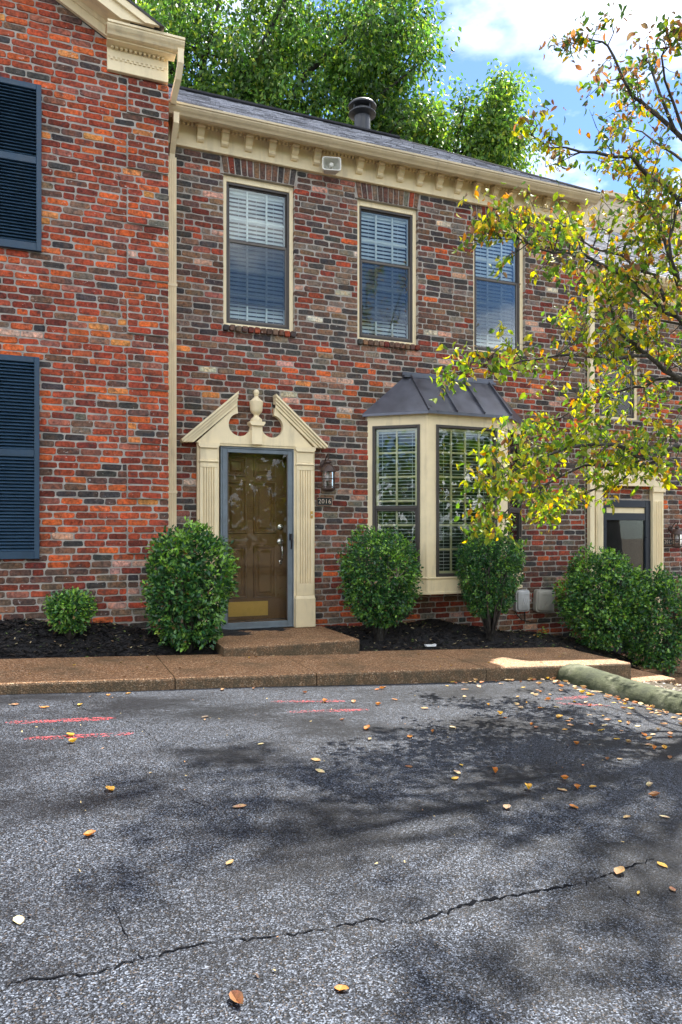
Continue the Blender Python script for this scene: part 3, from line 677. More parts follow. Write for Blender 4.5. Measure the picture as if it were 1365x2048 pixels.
# flue
fx, fy = 4.95, 3.42
F_ = MB().lathe([(.137, C+6.0), (.137, C+7.10)], fx, fy, 32).build('flue', FLUE, H); smooth_by_angle(F_)
o = MB().lathe([(.137, C+7.045), (.235, C+7.085), (.235, C+7.095), (.19, C+7.10), (.19, C+7.14), (.12, C+7.145), (.12, C+7.22)], fx, fy, 32).build('collar', FLUE, F_); smooth_by_angle(o)
o = MB().lathe([(.06, C+7.195), (.225, C+7.205), (.24, C+7.21), (.24, C+7.235), (.21, C+7.265), (.05, C+7.285)], fx, fy, 32).build('cap', FLUE, F_); smooth_by_angle(o)
for k in range(4):
    a = k * math.pi / 2 + .35; MB().box(fx + .18*math.cos(a) - .012, fx + .18*math.cos(a) + .012, fy + .18*math.sin(a) - .012, fy + .18*math.sin(a) + .012, C+7.135, C+7.21).build('strut', FLUE, F_)
# downspout along the corner
def downspout(parent, pts, sq=(.052, .040)):
    o = MB().tube(pts, 1, 4, sq).build('downspout', CREAM, parent)
    return o
dsp = downspout(H, [(1.222, -.285, C+4.33), (1.222, -.28, C+4.24), (1.215, -.20, C+4.16), (1.213, -.075, C+4.02), (1.213, -.055, C+3.94)])
o = MB(); o.prism([(1.168,-.095),(1.180,-.095),(1.184,-.090),(1.190,-.095),(1.198,-.095),(1.202,-.090),(1.208,-.095),(1.216,-.095),(1.220,-.090),(1.226,-.095),(1.234,-.095),(1.238,-.09),(1.244,-.095),(1.258,-.095),(1.258,-.012),(1.168,-.012)], 'z', C - 1.02, C + 3.97); o.build('downspout', CREAM, H)
for z in (.4, 2.6): MB().box(1.160, 1.266, -.0985, -.0955, C + z, C + z + .03).build('strap', CREAM, dsp)
# doorway ------------------------------------------------------------
def pilaster(xa, xb):
    w = xb - xa; y0 = -.085
    root = MB().bevbox(xa - .012, xb + .012, -.055, -.004, C - 1.09, C + .955).build('pilaster', CREAM, H)
    sx0, sx1 = xa + .012, xb - .012; n = 5; m0, m1 = sx0 + .028, sx1 - .028; p = (m1 - m0) / n
    poly = [(sx0, -.0555), (sx0, y0)]
    for i in range(n):
        c_ = m0 + p * (i + .5); r_ = p * .24
        poly += [(c_ - r_, y0), (c_ - r_ * .9, y0 + .018), (c_ + r_ * .9, y0 + .018), (c_ + r_, y0)]
    poly += [(sx1, y0), (sx1, -.0555)]
    MB().prism(poly, 'z', C - .60, C + .690).build('fluted_shaft', CREAM, root)
    MB().bevbox(sx0, sx1, y0, -.0555, C + .6905, C + .745).build('shaft_block', CREAM, root); MB().bevbox(sx0, sx1, y0, -.0555, C - .735, C - .6005).build('shaft_block', CREAM, root); MB().bevbox(sx0, sx1, y0 - .001, -.0555, C + .772, C + .90).build('frieze_block', CREAM, root)
    MB().bevbox(sx0 - .008, sx1 + .008, y0 - .014, -.0555, C + .7455, C + .7715, .008).build('neck_band', CREAM, root)
    mb = MB(); mb.prism([(sx0, C+.9005), (sx1, C+.9005), (sx1 + .018, C+.925), (sx1 + .018, C+.9555), (sx0 - .018, C+.9555), (sx0 - .018, C+.925)], 'y', y0 - .022, -.0555); mb.build('capital', CREAM, root)
    mb = MB(); mb.bevbox(xa - .006, xb + .006, -.108, -.0555, C - 1.095, C - .765, .006); mb.prism([(-.0555, C-.7645), (-.105, C-.7645), (-.088, C-.7355), (-.0555, C-.7355)], 'x', xa + .002, xb - .002); mb.build('base_block', CREAM, root)
    return root
pilaster(1.497, 1.712); pilaster(2.594, 2.822)
PX = 2.137
arc = lambda cx, a0, a1, n: [(cx + .126 * math.cos(R(a0 + (a1 - a0) * i / n)), C + 1.172 + .126 * math.sin(R(a0 + (a1 - a0) * i / n))) for i in range(n + 1)]
ty = [(1.470, C + .957), (2.804, C + .957), (2.352, C + 1.385)] + arc(2.322, 80, -195, 22) + arc(1.952, 15, -260, 22) + [(1.922, C + 1.385)]
# arcs run: right bowl clockwise down to the plinth, left bowl back up to the left rake
ped = MB().prism(list(reversed(ty)), 'y', -.075, -.004).build('pediment', CREAM, H)
def rake(sg):
    X = lambda x: PX + sg * (x - PX)
    root = None
    for t0, t1, d in ((.002, .141, .080), (.104, .142, .094), (.072, .098, .108), (.034, .066, .122), (0, .028, .138)):
        top = lambda x, t: C + .995 + .894 * (x - 1.325) - t
        xe = 1.918
        xb0 = max(1.325, 1.325 + (t0 - .038) / .894); xb1 = max(1.325, 1.325 + (t1 - .038) / .894)
        ov = max(0, d - .094) * .35
        poly = [(X(xb1 - ov), top(xb1 - ov, t1)), (X(xe + ov * .4), top(xe + ov * .4, t1)), (X(xe + ov * .4), top(xe + ov * .4, t0)), (X(xb0 - ov), top(xb0 - ov, t0))]
        if sg < 0: poly = poly[::-1]
        m_ = MB().prism(poly, 'y', -d, -.004)
        if root is None: root = m_.build('raking_cornice', CREAM, ped)
        else: m_.build('raking_cornice', CREAM, ped)
rake(1); rake(-1)
MB().bevbox(2.075, 2.199, -.112, -.0755, C + .957, C + 1.165).build('plinth', CREAM, ped)
mb = MB(); mb.prism([(2.070, C+1.1655), (2.204, C+1.1655), (2.224, C+1.19), (2.224, C+1.21), (2.05, C+1.21), (2.05, C+1.19)], 'y', -.14, -.004); mb.build('plinth_cap', CREAM, ped)
o = MB().lathe([(.062, C+1.2105), (.066, C+1.225), (.060, C+1.245), (.034, C+1.265), (.028, C+1.285), (.040, C+1.300), (.058, C+1.315), (.066, C+1.335), (.076, C+1.425), (.078, C+1.435), (.066, C+1.445), (.045, C+1.465), (.026, C+1.485), (.022, C+1.498), (.030, C+1.505), (.022, C+1.512), (.030, C+1.525), (.033, C+1.540), (.028, C+1.558), (.012, C+1.570)], PX, -.075, 28).build('finial', CREAM, ped); smooth_by_angle(o)
MB().bevbox(1.70, 2.61, -.066, -.004, C + .932, C + .9565).build('door_head', CREAM, H)
# storm door
sx0, sx1, sz0, sz1 = 1.742, 2.590, C - 1.088, C + .930
st = MB().ring(sx0, sx1, sz0, sz1, .020, -.052, -.012).build('storm_door', STEEL, H)
MB().ring(sx0 + .022, sx1 - .022, sz0 + .018, sz1 - .022, .056, -.046, -.018, .042, .055).build('frame', STEEL, st)
MB().box(sx0 + .078, sx1 - .078, -.034, -.030, sz0 + .073, sz1 - .064).build('pane', STORMGLASS, st)
for x in (sx0 + .078, sx1 - .086): MB().box(x, x + .008, -.0465, -.036, sz0 + .073, sz1 - .064).build('glazing_bead', TAUPE, st)
mb = MB(); mb.tube([(2.545, -.085, C-.055), (2.545, -.095, C-.10), (2.545, -.085, C-.17), (2.545, -.07, C-.205)], [.010, .012, .010, .006], 8); mb.bevbox(2.530, 2.560, -.070, -.047, C-.10, C-.03); mb.box(2.538, 2.552, -.085, -.07, C-.075, C-.05); o = mb.build('handle', IRON, st)
mb = MB(); mb.bevbox(1.75, 2.58, -.008, .125, C - 1.115, C - 1.055); mb.bevbox(1.75, 2.58, .02, .12, C - 1.0545, C - 1.005); mb.build('threshold', paint('weathered_sill', (.16, .12, .095), .7, .3, .4, 20), H)
# front door behind the storm glass
fd = MB().box(1.775, 2.56, .128, .165, C - 1.004, C + .92).build('front_door', BROWNDOOR, H)
def panel(x0, x1, z0, z1):
    mb = MB(); y = .128
    a = [(x0, y, z0), (x1, y, z0), (x1, y, z1), (x0, y, z1)]; ring_ = lambda d, yy: [(x0 + d, yy, z0 + d), (x1 - d, yy, z0 + d), (x1 - d, yy, z1 - d), (x0 + d, yy, z1 - d)]
    rs = [ring_(0, y - .0005), ring_(.008, y - .018), ring_(.022, y - .016), ring_(.034, y - .0008), ring_(.05, y - .001), ring_(.07, y - .015)]
    vs = [p for r_ in rs for p in r_]; fs = [(4*i+j, 4*i+(j+1) % 4, 4*i+4+(j+1) % 4, 4*i+4+j) for i in range(5) for j in range(4)] + [(20, 21, 22, 23)]
    mb.add(vs, fs).build('panel', BROWNDOOR, fd)
for (a, b) in ((1.835, 2.080), (2.155, 2.425)):
    for z0, z1 in ((.615, .84), (-.03, .56), (-.76, -.165)): panel(a, b, C + z0, C + z1)
MB().bevbox(1.80, 2.33, .1255, .1275, C - .965, C - .80, .0005).build('kick_plate', BRASS, fd)
mb = MB(M=Matrix.Translation((2.475, .128, C + .045)) @ Matrix.Rotation(R(90), 4, 'X')); mb.lathe([(.032, 0), (.032, .012), (.018, .016), (.018, .034), (.010, .038)], 0, 0, 20); o = mb.build('deadbolt', CHROME, fd); smooth_by_angle(o)
mb = MB(M=Matrix.Translation((2.475, .128, C - .125)) @ Matrix.Rotation(R(90), 4, 'X')); mb.lathe([(.038, 0), (.036, .012), (.02, .02), (.012, .022)], 0, 0, 20); mb.M = None
mb.tube([(2.475, .105, C-.15), (2.482, .075, C-.18), (2.485, .065, C-.25), (2.480, .075, C-.32), (2.475, .110, C-.36)], [.012, .013, .010, .011, .014], 8); mb.bevbox(2.455, 2.497, .110, .127, C-.385, C-.335); o = mb.build('handleset', CHROME, fd); smooth_by_angle(o, 50)
mb = MB(M=Matrix.Translation((2.117, .128, C + .525)) @ Matrix.Rotation(R(90), 4, 'X')); mb.lathe([(.010, 0), (.010, .004), (.004, .005)], 0, 0, 12); mb.build('peephole', CHROME, fd)
MB().box(1.74, 1.774, .01, .16, C - 1.0, C + .93).build('door_jamb', BROWNDOOR, H); MB().box(2.561, 2.594, .01, .16, C - 1.0, C + .93).build('door_jamb', BROWNDOOR, H)
MB().box(1.775, 2.56, .01, .16, C + .921, C + .934).build('door_jamb', BROWNDOOR, H)

# bay window ---------------------------------------------------------
def frame_mat(ax, ay, bx, by):
    d = Vector((bx - ax, by - ay, 0)).normalized(); n = Vector((-d.y, d.x, 0))
    return Matrix(((d.x, n.x, 0, ax), (d.y, n.y, 0, ay), (0, 0, 1, 0), (0, 0, 0, 1))), math.hypot(bx - ax, by - ay)
BA, BB, BC, BD = (3.52, .004), (4.09, -.45), (5.165, -.45), (5.735, .004)
bay_pts = [BA, BB, BC, BD]
bay = MB().prism([BA, BB, BC, BD], 'z', C - .742, C - .70).build('bay_window', CREAM, H, label='bay window with cream casing, dark frames and standing-seam metal roof')
for (p, q, u0, u1, kind) in ((BA, BB, .067, .637, 'side'), (BB, BC, .108, .948, 'front'), (BC, BD, .089, .659, 'side')):
    M, Ln = frame_mat(*p, *q); z0, z1 = C - .535, C + 1.245
    mb = MB(M); e = .0005
    mb.box(e, u0, 0, .05, C - .6995, C + 1.405); mb.box(u1, Ln - e, 0, .05, C - .6995, C + 1.405); mb.box(u0, u1, .001, .05, z1, C + 1.405); mb.box(u0, u1, .001, .05, C - .6995, z0)
    mb.bevbox(-.004, Ln + .004, -.016, -.0005, C - .56, C - .537, .006); mb.bevbox(-.002, Ln + .002, -.008, -.0005, C - .742, C - .71, .004)
    mb.build('casing', CREAM, bay)
    def bay_glazing(M, u0, u1, z0, z1, cols, rows, split):
        y = -.018
        MB(M).ring(u0, u1, z0, z1, .034, y, y + .06).build('frame', BRONZE, bay)
        a0, a1, b0, b1 = u0 + .034, u1 - .034, z0 + .034, z1 - .034
        if split:
            zm = b0 + (b1 - b0) * split
            MB(M).bevbox(a0, a1, y + .006, y + .05, zm - .02, zm + .02).build('meeting_rail', BRONZE, bay)
            MB(M).ring(a0, a1, b0, zm - .0205, .024, y + .012, y + .045).build('lower_sash', BRONZE, bay)
            MB(M).box(a0, a1, y + .040, y + .044, zm + .02, b1).build('pane', GLASS, bay); MB(M).box(a0 + .024, a1 - .024, y + .030, y + .034, b0 + .024, zm - .045).build('pane', GLASS, bay)
        else: MB(M).box(a0, a1, y + .036, y + .040, b0, b1).build('pane', GLASS, bay)
        MB(M).ring(a0, a1, b0, b1, .03, y + .050, y + .074).build('inner_sash', CREAM, bay)
        for i in range(1, cols): xx = a0 + (a1 - a0) * i / cols; MB(M).bevbox(xx - .012, xx + .012, y + .052, y + .070, b0 + .03, b1 - .03).build('muntin', CREAM, bay)
        for i in range(1, rows): zz = b0 + (b1 - b0) * i / rows; MB(M).bevbox(a0 + .03, a1 - .03, y + .056, y + .068, zz - .012, zz + .012).build('muntin', CREAM, bay)
        bl = MB(M); bl.box(a0 + .02, a1 - .02, y + .09, y + .14, b1 - .05, b1 - .002); zz = b1 - .075
        while zz > b0 + .03:
            t = R(8); ca, sa = math.cos(t) * .024, math.sin(t) * .024; j = random.uniform(-.003, .003)
            bl.box(a0 + .02, a1 - .02, y + .115 - ca, y + .115 + ca, zz - .0022 + j, zz + .0022 + j); zz -= .0415
        for fx_ in (.14, .86): xx = a0 + (a1 - a0) * fx_; bl.box(xx - .0018, xx + .0018, y + .088, y + .0895, b0 + .02, b1 - .05)
        bl.build('blind', BLIND, bay)
    if kind == 'side': bay_glazing(M, u0, u1, z0, z1, 2, 6, .455)
    else: bay_glazing(M, u0, u1, z0, z1, 4, 6, 0)
for (p, q, r_) in ((BA, BB, BC), (BB, BC, BD)):
    MB().tube([(q[0], q[1] + .022, C - .70), (q[0], q[1] + .022, C + 1.404)], .024, 8).build('corner_post', CREAM, bay)
EL, E1, E2, ER = Vector((3.455, -.004, C+1.392)), Vector((4.06, -.525, C+1.392)), Vector((5.195, -.525, C+1.392)), Vector((5.80, -.004, C+1.392))
TL, T1, T2, TR = Vector((4.02, -.006, C+1.885)), Vector((4.07, -.055, C+1.875)), Vector((5.18, -.055, C+1.875)), Vector((5.235, -.006, C+1.885))
def roof_panel(a, b, c, d):
    n = (b - a).cross(d - a).normalized(); mb = MB(); t = n * .014
    mb.add([a, b, c, d, a - t, b - t, c - t, d - t], [(0,1,2,3), (7,6,5,4), (0,4,5,1), (1,5,6,2), (2,6,7,3), (3,7,4,0)]); mb.build('roof_panel', COPPER, bay)
g_ = .004
roof_panel(EL, E1 + (EL - E1).normalized()*g_, T1 + (TL - T1).normalized()*g_, TL)
for i in range(3):
    lp = lambda a, b, t: a + (b - a) * t
    roof_panel(lp(E1, E2, i/3 + .002), lp(E1, E2, (i+1)/3 - .002), lp(T1, T2, (i+1)/3 - .002), lp(T1, T2, i/3 + .002))
roof_panel(E2 + (ER - E2).normalized()*g_, ER, TR, T2 + (TR - T2).normalized()*g_)
for a, b in ((E1, T1), (E1 + (E2-E1)/3, T1 + (T2-T1)/3), (E1 + (E2-E1)*2/3, T1 + (T2-T1)*2/3), (E2, T2)):
    up = Vector((0, -.5, .85)) * .014; MB().tube([a + up, b + up], 1, 4, (.010, .020)).build('seam', COPPER, bay)
mb = MB(); mb.box(3.98, 5.28, -.075, -.003, C + 1.862, C + 1.890); mb.box(3.98, 5.28, -.02, -.003, C + 1.8905, C + 1.935); mb.build('flashing', COPPER, bay)
ev = MB()
for a, b in ((EL, E1), (E1, E2), (E2, ER)):
    ev.tube([a - Vector((0,0,.018)), b - Vector((0,0,.018))], 1, 4, (.008, .022))
ev.build('drip_edge', COPPER, bay)
MB().prism([(3.50, .0), (4.075, -.47), (5.18, -.47), (5.755, .0)], 'z', C + 1.4055, C + 1.4145).build('eave_board', CREAM, bay)
for x in (4.0, 5.05):
    MB().prism([(-.002, C-.7425), (-.30, C-.7425), (-.30, C-.80), (-.12, C-.88), (-.06, C-1.04), (-.002, C-1.06)], 'x', x - .045, x + .045).build('support_bracket', BRONZE, bay)

# ================================================================== left townhouse
rnd = random.Random(5)
HL = empty('brick_townhouse', (-1, -.4, C - .9), 'red and orange brick gable-fronted townhouse with navy shutters, at left', 'house', 'row of brick townhouses')
YL = -.40; APX = -1.45
lwin = [(-1.40, -.50, C - .24, C + 1.63), (-1.40, -.50, C + 2.68, C + 4.22)]
rl = lambda x: C + 4.868 + .535 * (.503 - x) if x > APX else C + 4.868 + .535 * (.503 - (2 * APX - x))
mb = MB(); sheet(mb, -4.05, 1.122, C - 1.9, C + 4.75, YL + .005, lwin)
mb.add([(-4.05, YL+.008, C+4.75), (.70, YL+.008, C+4.75), (APX, YL+.008, rl(APX)+.04)], [(0,1,2)])
wl = mb.build('wall', MORTAR, HL); bank = BrickBank()
zl = C + 2.66 - 66 * COURSE
def quoin(k): return (.724, .022) if k % 8 < 5 else None
lay(bank, -3.2, 1.128, zl, C + 6.2, YL, rnd, pal_left, [(a, b, c - .0, d) for a, b, c, d in lwin], keep=lambda x, z: z < rl(x) + .03 and not (z > C + 4.62 and x > .62), special=quoin)
mq = MB()
for k in range(0, 90, 8):
    if zl + k * COURSE < C + 4.4: mq.box(.722, 1.124, YL - .017, YL + .004, zl + k * COURSE, min(zl + (k + 5) * COURSE, C + 4.5))
mq.build('quoin_mortar', MORTAR, wl, kind='stuff')
# return face of the projecting wall
Mr = Matrix(((0, -1, 0, 1.130), (1, 0, 0, YL), (0, 0, 1, 0), (0, 0, 0, 1)))
lay(bank, .012, .39, zl, C + 4.5, 0, rnd, pal_left, M=Mr)
bank.flush(wl)
mb = MB(); mb.add([(1.122,YL+.008,C-1.9),(1.122,6.3,C-1.9),(1.122,6.3,C+4.75),(1.122,YL+.008,C+4.75),(-4.05,YL+.008,C-1.9),(-4.05,6.3,C-1.9),(-4.05,6.3,C+4.75),(-4.05,YL+.008,C+4.75)], [(0,1,2,3),(5,4,7,6),(1,5,6,2)]); mb.build('side_wall', MORTAR, HL)
mb = MB(); mb.box(-3.9, 1.0, .5, .52, C - 1.9, C + 4.6); mb.build('interior_partition', DARKROOM, HL)
for a, b, c, d in lwin: window(HL, a, b, c, d, Matrix.Translation((0, YL, 0)))
def shutter(x0, x1, z0, z1, zmid):
    root = MB().bevbox(x1 - .046, x1, YL - .045, YL - .008, z0, z1).build('shutter', NAVY, HL)
    mb = MB(); mb.bevbox(x0, x0 + .046, YL - .045, YL - .008, z0, z1)
    for a, b in ((z0, z0 + .075), (zmid - .035, zmid + .035), (z1 - .055, z1)): mb.bevbox(x0 + .0462, x1 - .0462, YL - .044, YL - .009, a, b)
    mb.build('shutter_frame', NAVY, root)
    me = None
    for a, b in ((z0 + .075, zmid - .035), (zmid + .035, z1 - .055)):
        n = round((b - a) / .0315); p = (b - a) / n
        for i in range(n):
            zc = a + p * (i + .5)
            if me is None:
                s_ = MB(); t = R(38); ca, sa = math.cos(t), math.sin(t); hw, ht = .021, .0032
                prof = [(-hw*ca + ht*sa, -hw*sa - ht*ca), (hw*ca + ht*sa, hw*sa - ht*ca), (hw*ca - ht*sa, hw*sa + ht*ca), (-hw*ca - ht*sa, -hw*sa + ht*ca), (-hw*ca - ht*1.2, -hw*sa)]
                org = ((x0 + x1) / 2, YL - .026, zc)
                s_.prism([(org[1] + y_, org[2] + z_) for y_, z_ in prof], 'x', x0 + .044, x1 - .044); o = s_.build('slat', NAVY, root, origin=org); me = o.data
            else:
                o = bpy.data.objects.new('slat', me); COL.objects.link(o); o.parent = root; o.location = Vector(((x0 + x1) / 2, YL - .026, zc)) - WL[root]; WL[o] = Vector(((x0 + x1) / 2, YL - .026, zc))
    MB().box(x0 + .05, x1 - .05, YL - .0095, YL - .0075, z0 + .05, z1 - .05).build('shutter_back', NAVY, root)
    return root
shutter(-.478, -.066, C + 2.658, C + 4.240, C + 3.515); shutter(-.482, -.084, C - .265, C + 1.650, C + .735)
# gable rake and cornice return
ZCUT = C + 4.894
def slope(x0, x1, zlo, zhi, sl_, y0, y1, name, mat, parent=HL):
    """board running up the rake; zlo/zhi at x1 (the low right end)"""
    zc = max(zlo, ZCUT); xa = x1 - (zc - zlo) / sl_; xb = min(x1, x1 - (zc - zhi) / sl_)
    poly = [(xa, zc), (xb, zc)] + ([(x1, zhi)] if xb >= x1 and zhi > zc + .001 else []) + [(x0, zhi + sl_ * (x1 - x0)), (x0, zlo + sl_ * (x1 - x0))]
    MB().prism(poly, 'y', y0, y1).build(name, mat, parent)
ZC_ = ZCUT; ZCUT = 0
slope(APX, .64, rl(.64), rl(.64) + .125, .535, YL - .045, YL - .004, 'rake_frieze', CREAM)
slope(APX, .64, rl(.64) + .085, rl(.64) + .126, .535, YL - .07, YL - .0455, 'rake_moulding', CREAM)
ZCUT = ZC_
slope(APX, 1.16, rl(1.16) + .1265, rl(1.16) + .145, .535, YL - .27, YL - .0455, 'rake_soffit', CREAM)
slope(APX, 1.19, rl(1.19) + .100, rl(1.19) + .265, .535, YL - .295, YL - .2705, 'rake_fascia', CREAM)
slope(APX, 1.225, rl(1.225) + .215, rl(1.225) + .290, .535, YL - .325, YL - .2955, 'rake_crown', CREAM)
slope(APX, 1.23, rl(1.23) + .2905, rl(1.23) + .315, .535, YL - .335, 6.3, 'roof', IRON)
MB().prism([(APX, rl(APX) + .29), (APX, rl(APX) + .31), (-4.2, rl(-4.2) + .31), (-4.2, rl(-4.2) + .29)], 'y', YL - .335, 6.3).build('roof', IRON, HL)
rx0, rx1 = .53, 1.118
mb = MB(); mb.bevbox(rx0, rx1, YL - .045, YL - .004, C + 4.535, C + 4.79); mb.build('return_frieze', CREAM, HL)
mb = MB(); x = rx0 + .03
while x < rx1 - .04: mb.box(x, x + .022, YL - .056, YL - .0455, C + 4.640, C + 4.664); mb.box(x, x + .026, YL - .085, YL - .0455, C + 4.735, C + 4.757); x += .0445
mb.box(rx0 + .01, rx1 - .01, YL - .052, YL - .0455, C + 4.6645, C + 4.734); mb.build('dentil_strip', CREAM, HL)
mb = MB(); mb.box(rx0 - .01, rx1 + .06, YL - .16, YL - .0455, C + 4.7575, C + 4.772); mb.build('return_soffit', CREAM, HL)
gp2 = [(y_ - .395 + .23, z_ - 4.318 + 4.772) for y_, z_ in gp]
MB().prism([(YL - .16 + (y_ + .395 - .23 + .235), C + z_) for y_, z_ in gp2], 'x', rx0 - .012, 1.25).build('return_gutter', CREAM, HL)
MB().box(rx0 - .02, 1.20, YL - .19, YL - .004, C + 4.880, C + 4.890).build('return_cap', CREAM, HL)
downspout(HL, [(1.215, YL - .20, C+4.79), (1.215, YL - .20, C+4.66), (1.205, YL - .13, C+4.55), (1.185, YL + .02, C+4.44), (1.185, YL + .06, C+4.41)], (.05, .04))

# ================================================================== right townhouse
rnd = random.Random(9)
HR = empty('brick_townhouse', (9, .3, C - 1.9), 'lower brick townhouse with dark door, half hidden by the yellowing tree', 'house', 'row of brick townhouses')
YR = .02; Mrr = Matrix.Translation((0, YR, 0))
rholes = [(7.03, 7.74, C + 1.56, C + 2.91), (7.03, 7.91, C - 1.70, C + .43), (8.86, 9.58, C + 1.56, C + 2.91)]
mb = MB(Mrr); sheet(mb, 6.77, 13, C - 2.4, C + 3.5, .005, rholes); wr = mb.build('wall', MORTAR, HR)
bank = BrickBank(); lay(bank, 6.785, 11.4, C - 2.3, C + 3.24, 0, rnd, pal_main, rholes + [(a - .03, b + .03, d - .001, d + .19) for a, b, c, d in (rholes[0], rholes[2])], M=Mrr)
for hx in (rholes[0], rholes[2]):
    n = 11
    for i in range(n):
        xx = hx[0] + (hx[1] - hx[0]) * i / n; ww = (hx[1] - hx[0]) / n; bank.put([(xx + .006, hx[3] + .006), (xx + ww - .006, hx[3] + .006), (xx + ww - .006, hx[3] + .185), (xx + .006, hx[3] + .185)], 0, .09, rnd, pick(rnd, dict(plum=34, char=16, brown=22, red=14)), Mrr)
bank.flush(wr, 220)
mb = MB(); mb.add([(6.77,YR+.01,C-2.4),(6.77,6.3,C-2.4),(6.77,6.3,C+3.48),(6.77,YR+.01,C+3.48),(13,6.3,C-2.4),(13,6.3,C+3.48),(13,YR+.01,C-2.4),(13,YR+.01,C+3.48)], [(1,0,3,2),(4,1,2,5),(6,4,5,7),(3,7,5,2)]); mb.build('rear_wall', MORTAR, HR)
MB().box(6.9, 12.9, 1.2, 1.22, C - 2.4, C + 3.5).build('interior_partition', DARKROOM, HR)
for hx in (rholes[0], rholes[2]): window(HR, *hx, Mrr)
MB().bevbox(6.765, 13.1, YR - .03, YR + .004, C + 3.24, C + 3.48).build('frieze', CREAM, HR)
MB().prism([(y_ + YR, z_ - .94 + C) for y_, z_ in gp], 'x', 6.80, 13.1).build('gutter', CREAM, HR)
MB().box(6.78, 13.1, YR - .24, YR - .031, C + 3.475, C + 3.49).build('soffit', CREAM, HR)
shingle_roof(HR, [(6.78, YR - .30, C+3.495), (13.1, YR - .30, C+3.495), (13.1, 3.3, C+5.86), (6.78, 3.3, C+5.86)], 'roof', 28, 30, (.24, .245, .27))
mb = MB()
for k in range(5): mb.bevbox(10.05, 14.1, 3.30 - .012, 3.34, C + 5.86 + k * .13, C + 5.86 + (k + 1) * .13 - .004, .006)
mb.build('siding', SIDING, HR); MB().box(10.0, 14.2, 3.2, 6.4, C + 6.515, C + 6.6).build('upper_roof', GUTTER, HR)
MB().box(10.05, 14.1, 3.345, 6.3, C + 3.7, C + 6.51).build('upper_storey', SIDING, HR)
for xa, xb in ((6.90, 7.03), (7.912, 8.11)):
    p_ = MB(Mrr).bevbox(xa, xb, -.07, -.004, C - 1.72, C + .62).build('pilaster', CREAM, HR)
    for k in range(5): xx = xa + .02 + (xb - xa - .04) * (k + .5) / 5; MB(Mrr).bevbox(xx - .008, xx + .008, -.082, -.0705, C - 1.4, C + .42, .003).build('reed', CREAM, p_)
    MB(Mrr).bevbox(xa - .015, xb + .015, -.095, -.0705, C + .55, C + .625).build('capital', CREAM, p_)
MB(Mrr).prism([(6.87, C+.6255), (8.17, C+.6255), (8.17, C+.72), (7.51, C+1.12), (6.87, C+.72)], 'y', -.10, -.004).build('pediment', CREAM, HR)
d2 = MB(Mrr).ring(7.032, 7.908, C - 1.69, C + .429, .09, -.03, .02, .10, .16).build('storm_door', paint('dark_navy_door', (.017, .022, .033), .35, .1, .1, 8), HR)
MB(Mrr).bevbox(7.1225, 7.8175, -.024, .018, C + .15, C + .25).build('frame', MATS['dark_navy_door'], d2)
MB(Mrr).box(7.123, 7.817, -.006, -.002, C - 1.529, C + .1495).build('pane', STORMGLASS, d2); MB(Mrr).box(7.123, 7.817, .03, .05, C - 1.68, C + .43).build('dark_panel', DARKWIN, d2)
MB(Mrr).box(7.123, 7.817, -.006, -.002, C + .2505, C + .328).build('pane', CREAM, d2)
MB().prism([(6.79, YR - .085), (6.865, YR - .085), (6.865, YR - .022), (6.79, YR - .022)], 'z', C - 1.8, C + 3.4).build('downspout', CREAM, HR)

# ================================================================== things mounted on the walls
def text_mesh(s, size, loc, parent, mat, name='numerals', ext=.0012):
    cu = bpy.data.curves.new('t', 'FONT'); cu.body = s; cu.size = size; cu.extrude = ext; cu.align_x = 'CENTER'; cu.align_y = 'CENTER'; cu.space_character = 1.12; cu.offset = -.0006
    o = bpy.data.objects.new('t', cu); COL.objects.link(o); dg = bpy.context.evaluated_depsgraph_get(); me = bpy.data.meshes.new_from_object(o.evaluated_get(dg))
    bpy.data.objects.remove(o); me.materials.clear(); me.materials.append(mat); me.transform(Matrix.Rotation(R(90), 4, 'X'))
    o = bpy.data.objects.new(name, me); COL.objects.link(o); o.parent = parent; o.location = Vector(loc) - WL[parent]; WL[o] = Vector(loc); return o
def plaque(x0, x1, z0, z1, y, s, label):
    r_ = MB().bevbox(x0, x1, y - .012, y, z0, z1, .003).build('house_number_plaque', PLATE); r_['label'] = label; r_['category'] = 'sign'
    WL[r_] = Vector((0, 0, 0)); MB().ring(x0, x1, z0, z1, .008, y - .0165, y - .0122).build('border', COPPEREDGE, r_)
    text_mesh(s, (z1 - z0) * .74, ((x0 + x1) / 2, y - .0135, (z0 + z1) / 2), r_, NUMERAL)
plaque(2.872, 3.068, C + .293, C + .393, -.006, '2016', 'small dark house number plaque reading 2016 beside the doorway')
plaque(8.15, 8.35, C - .205, C - .11, YR - .006, '2014', 'small dark house number plaque at the right-hand door')
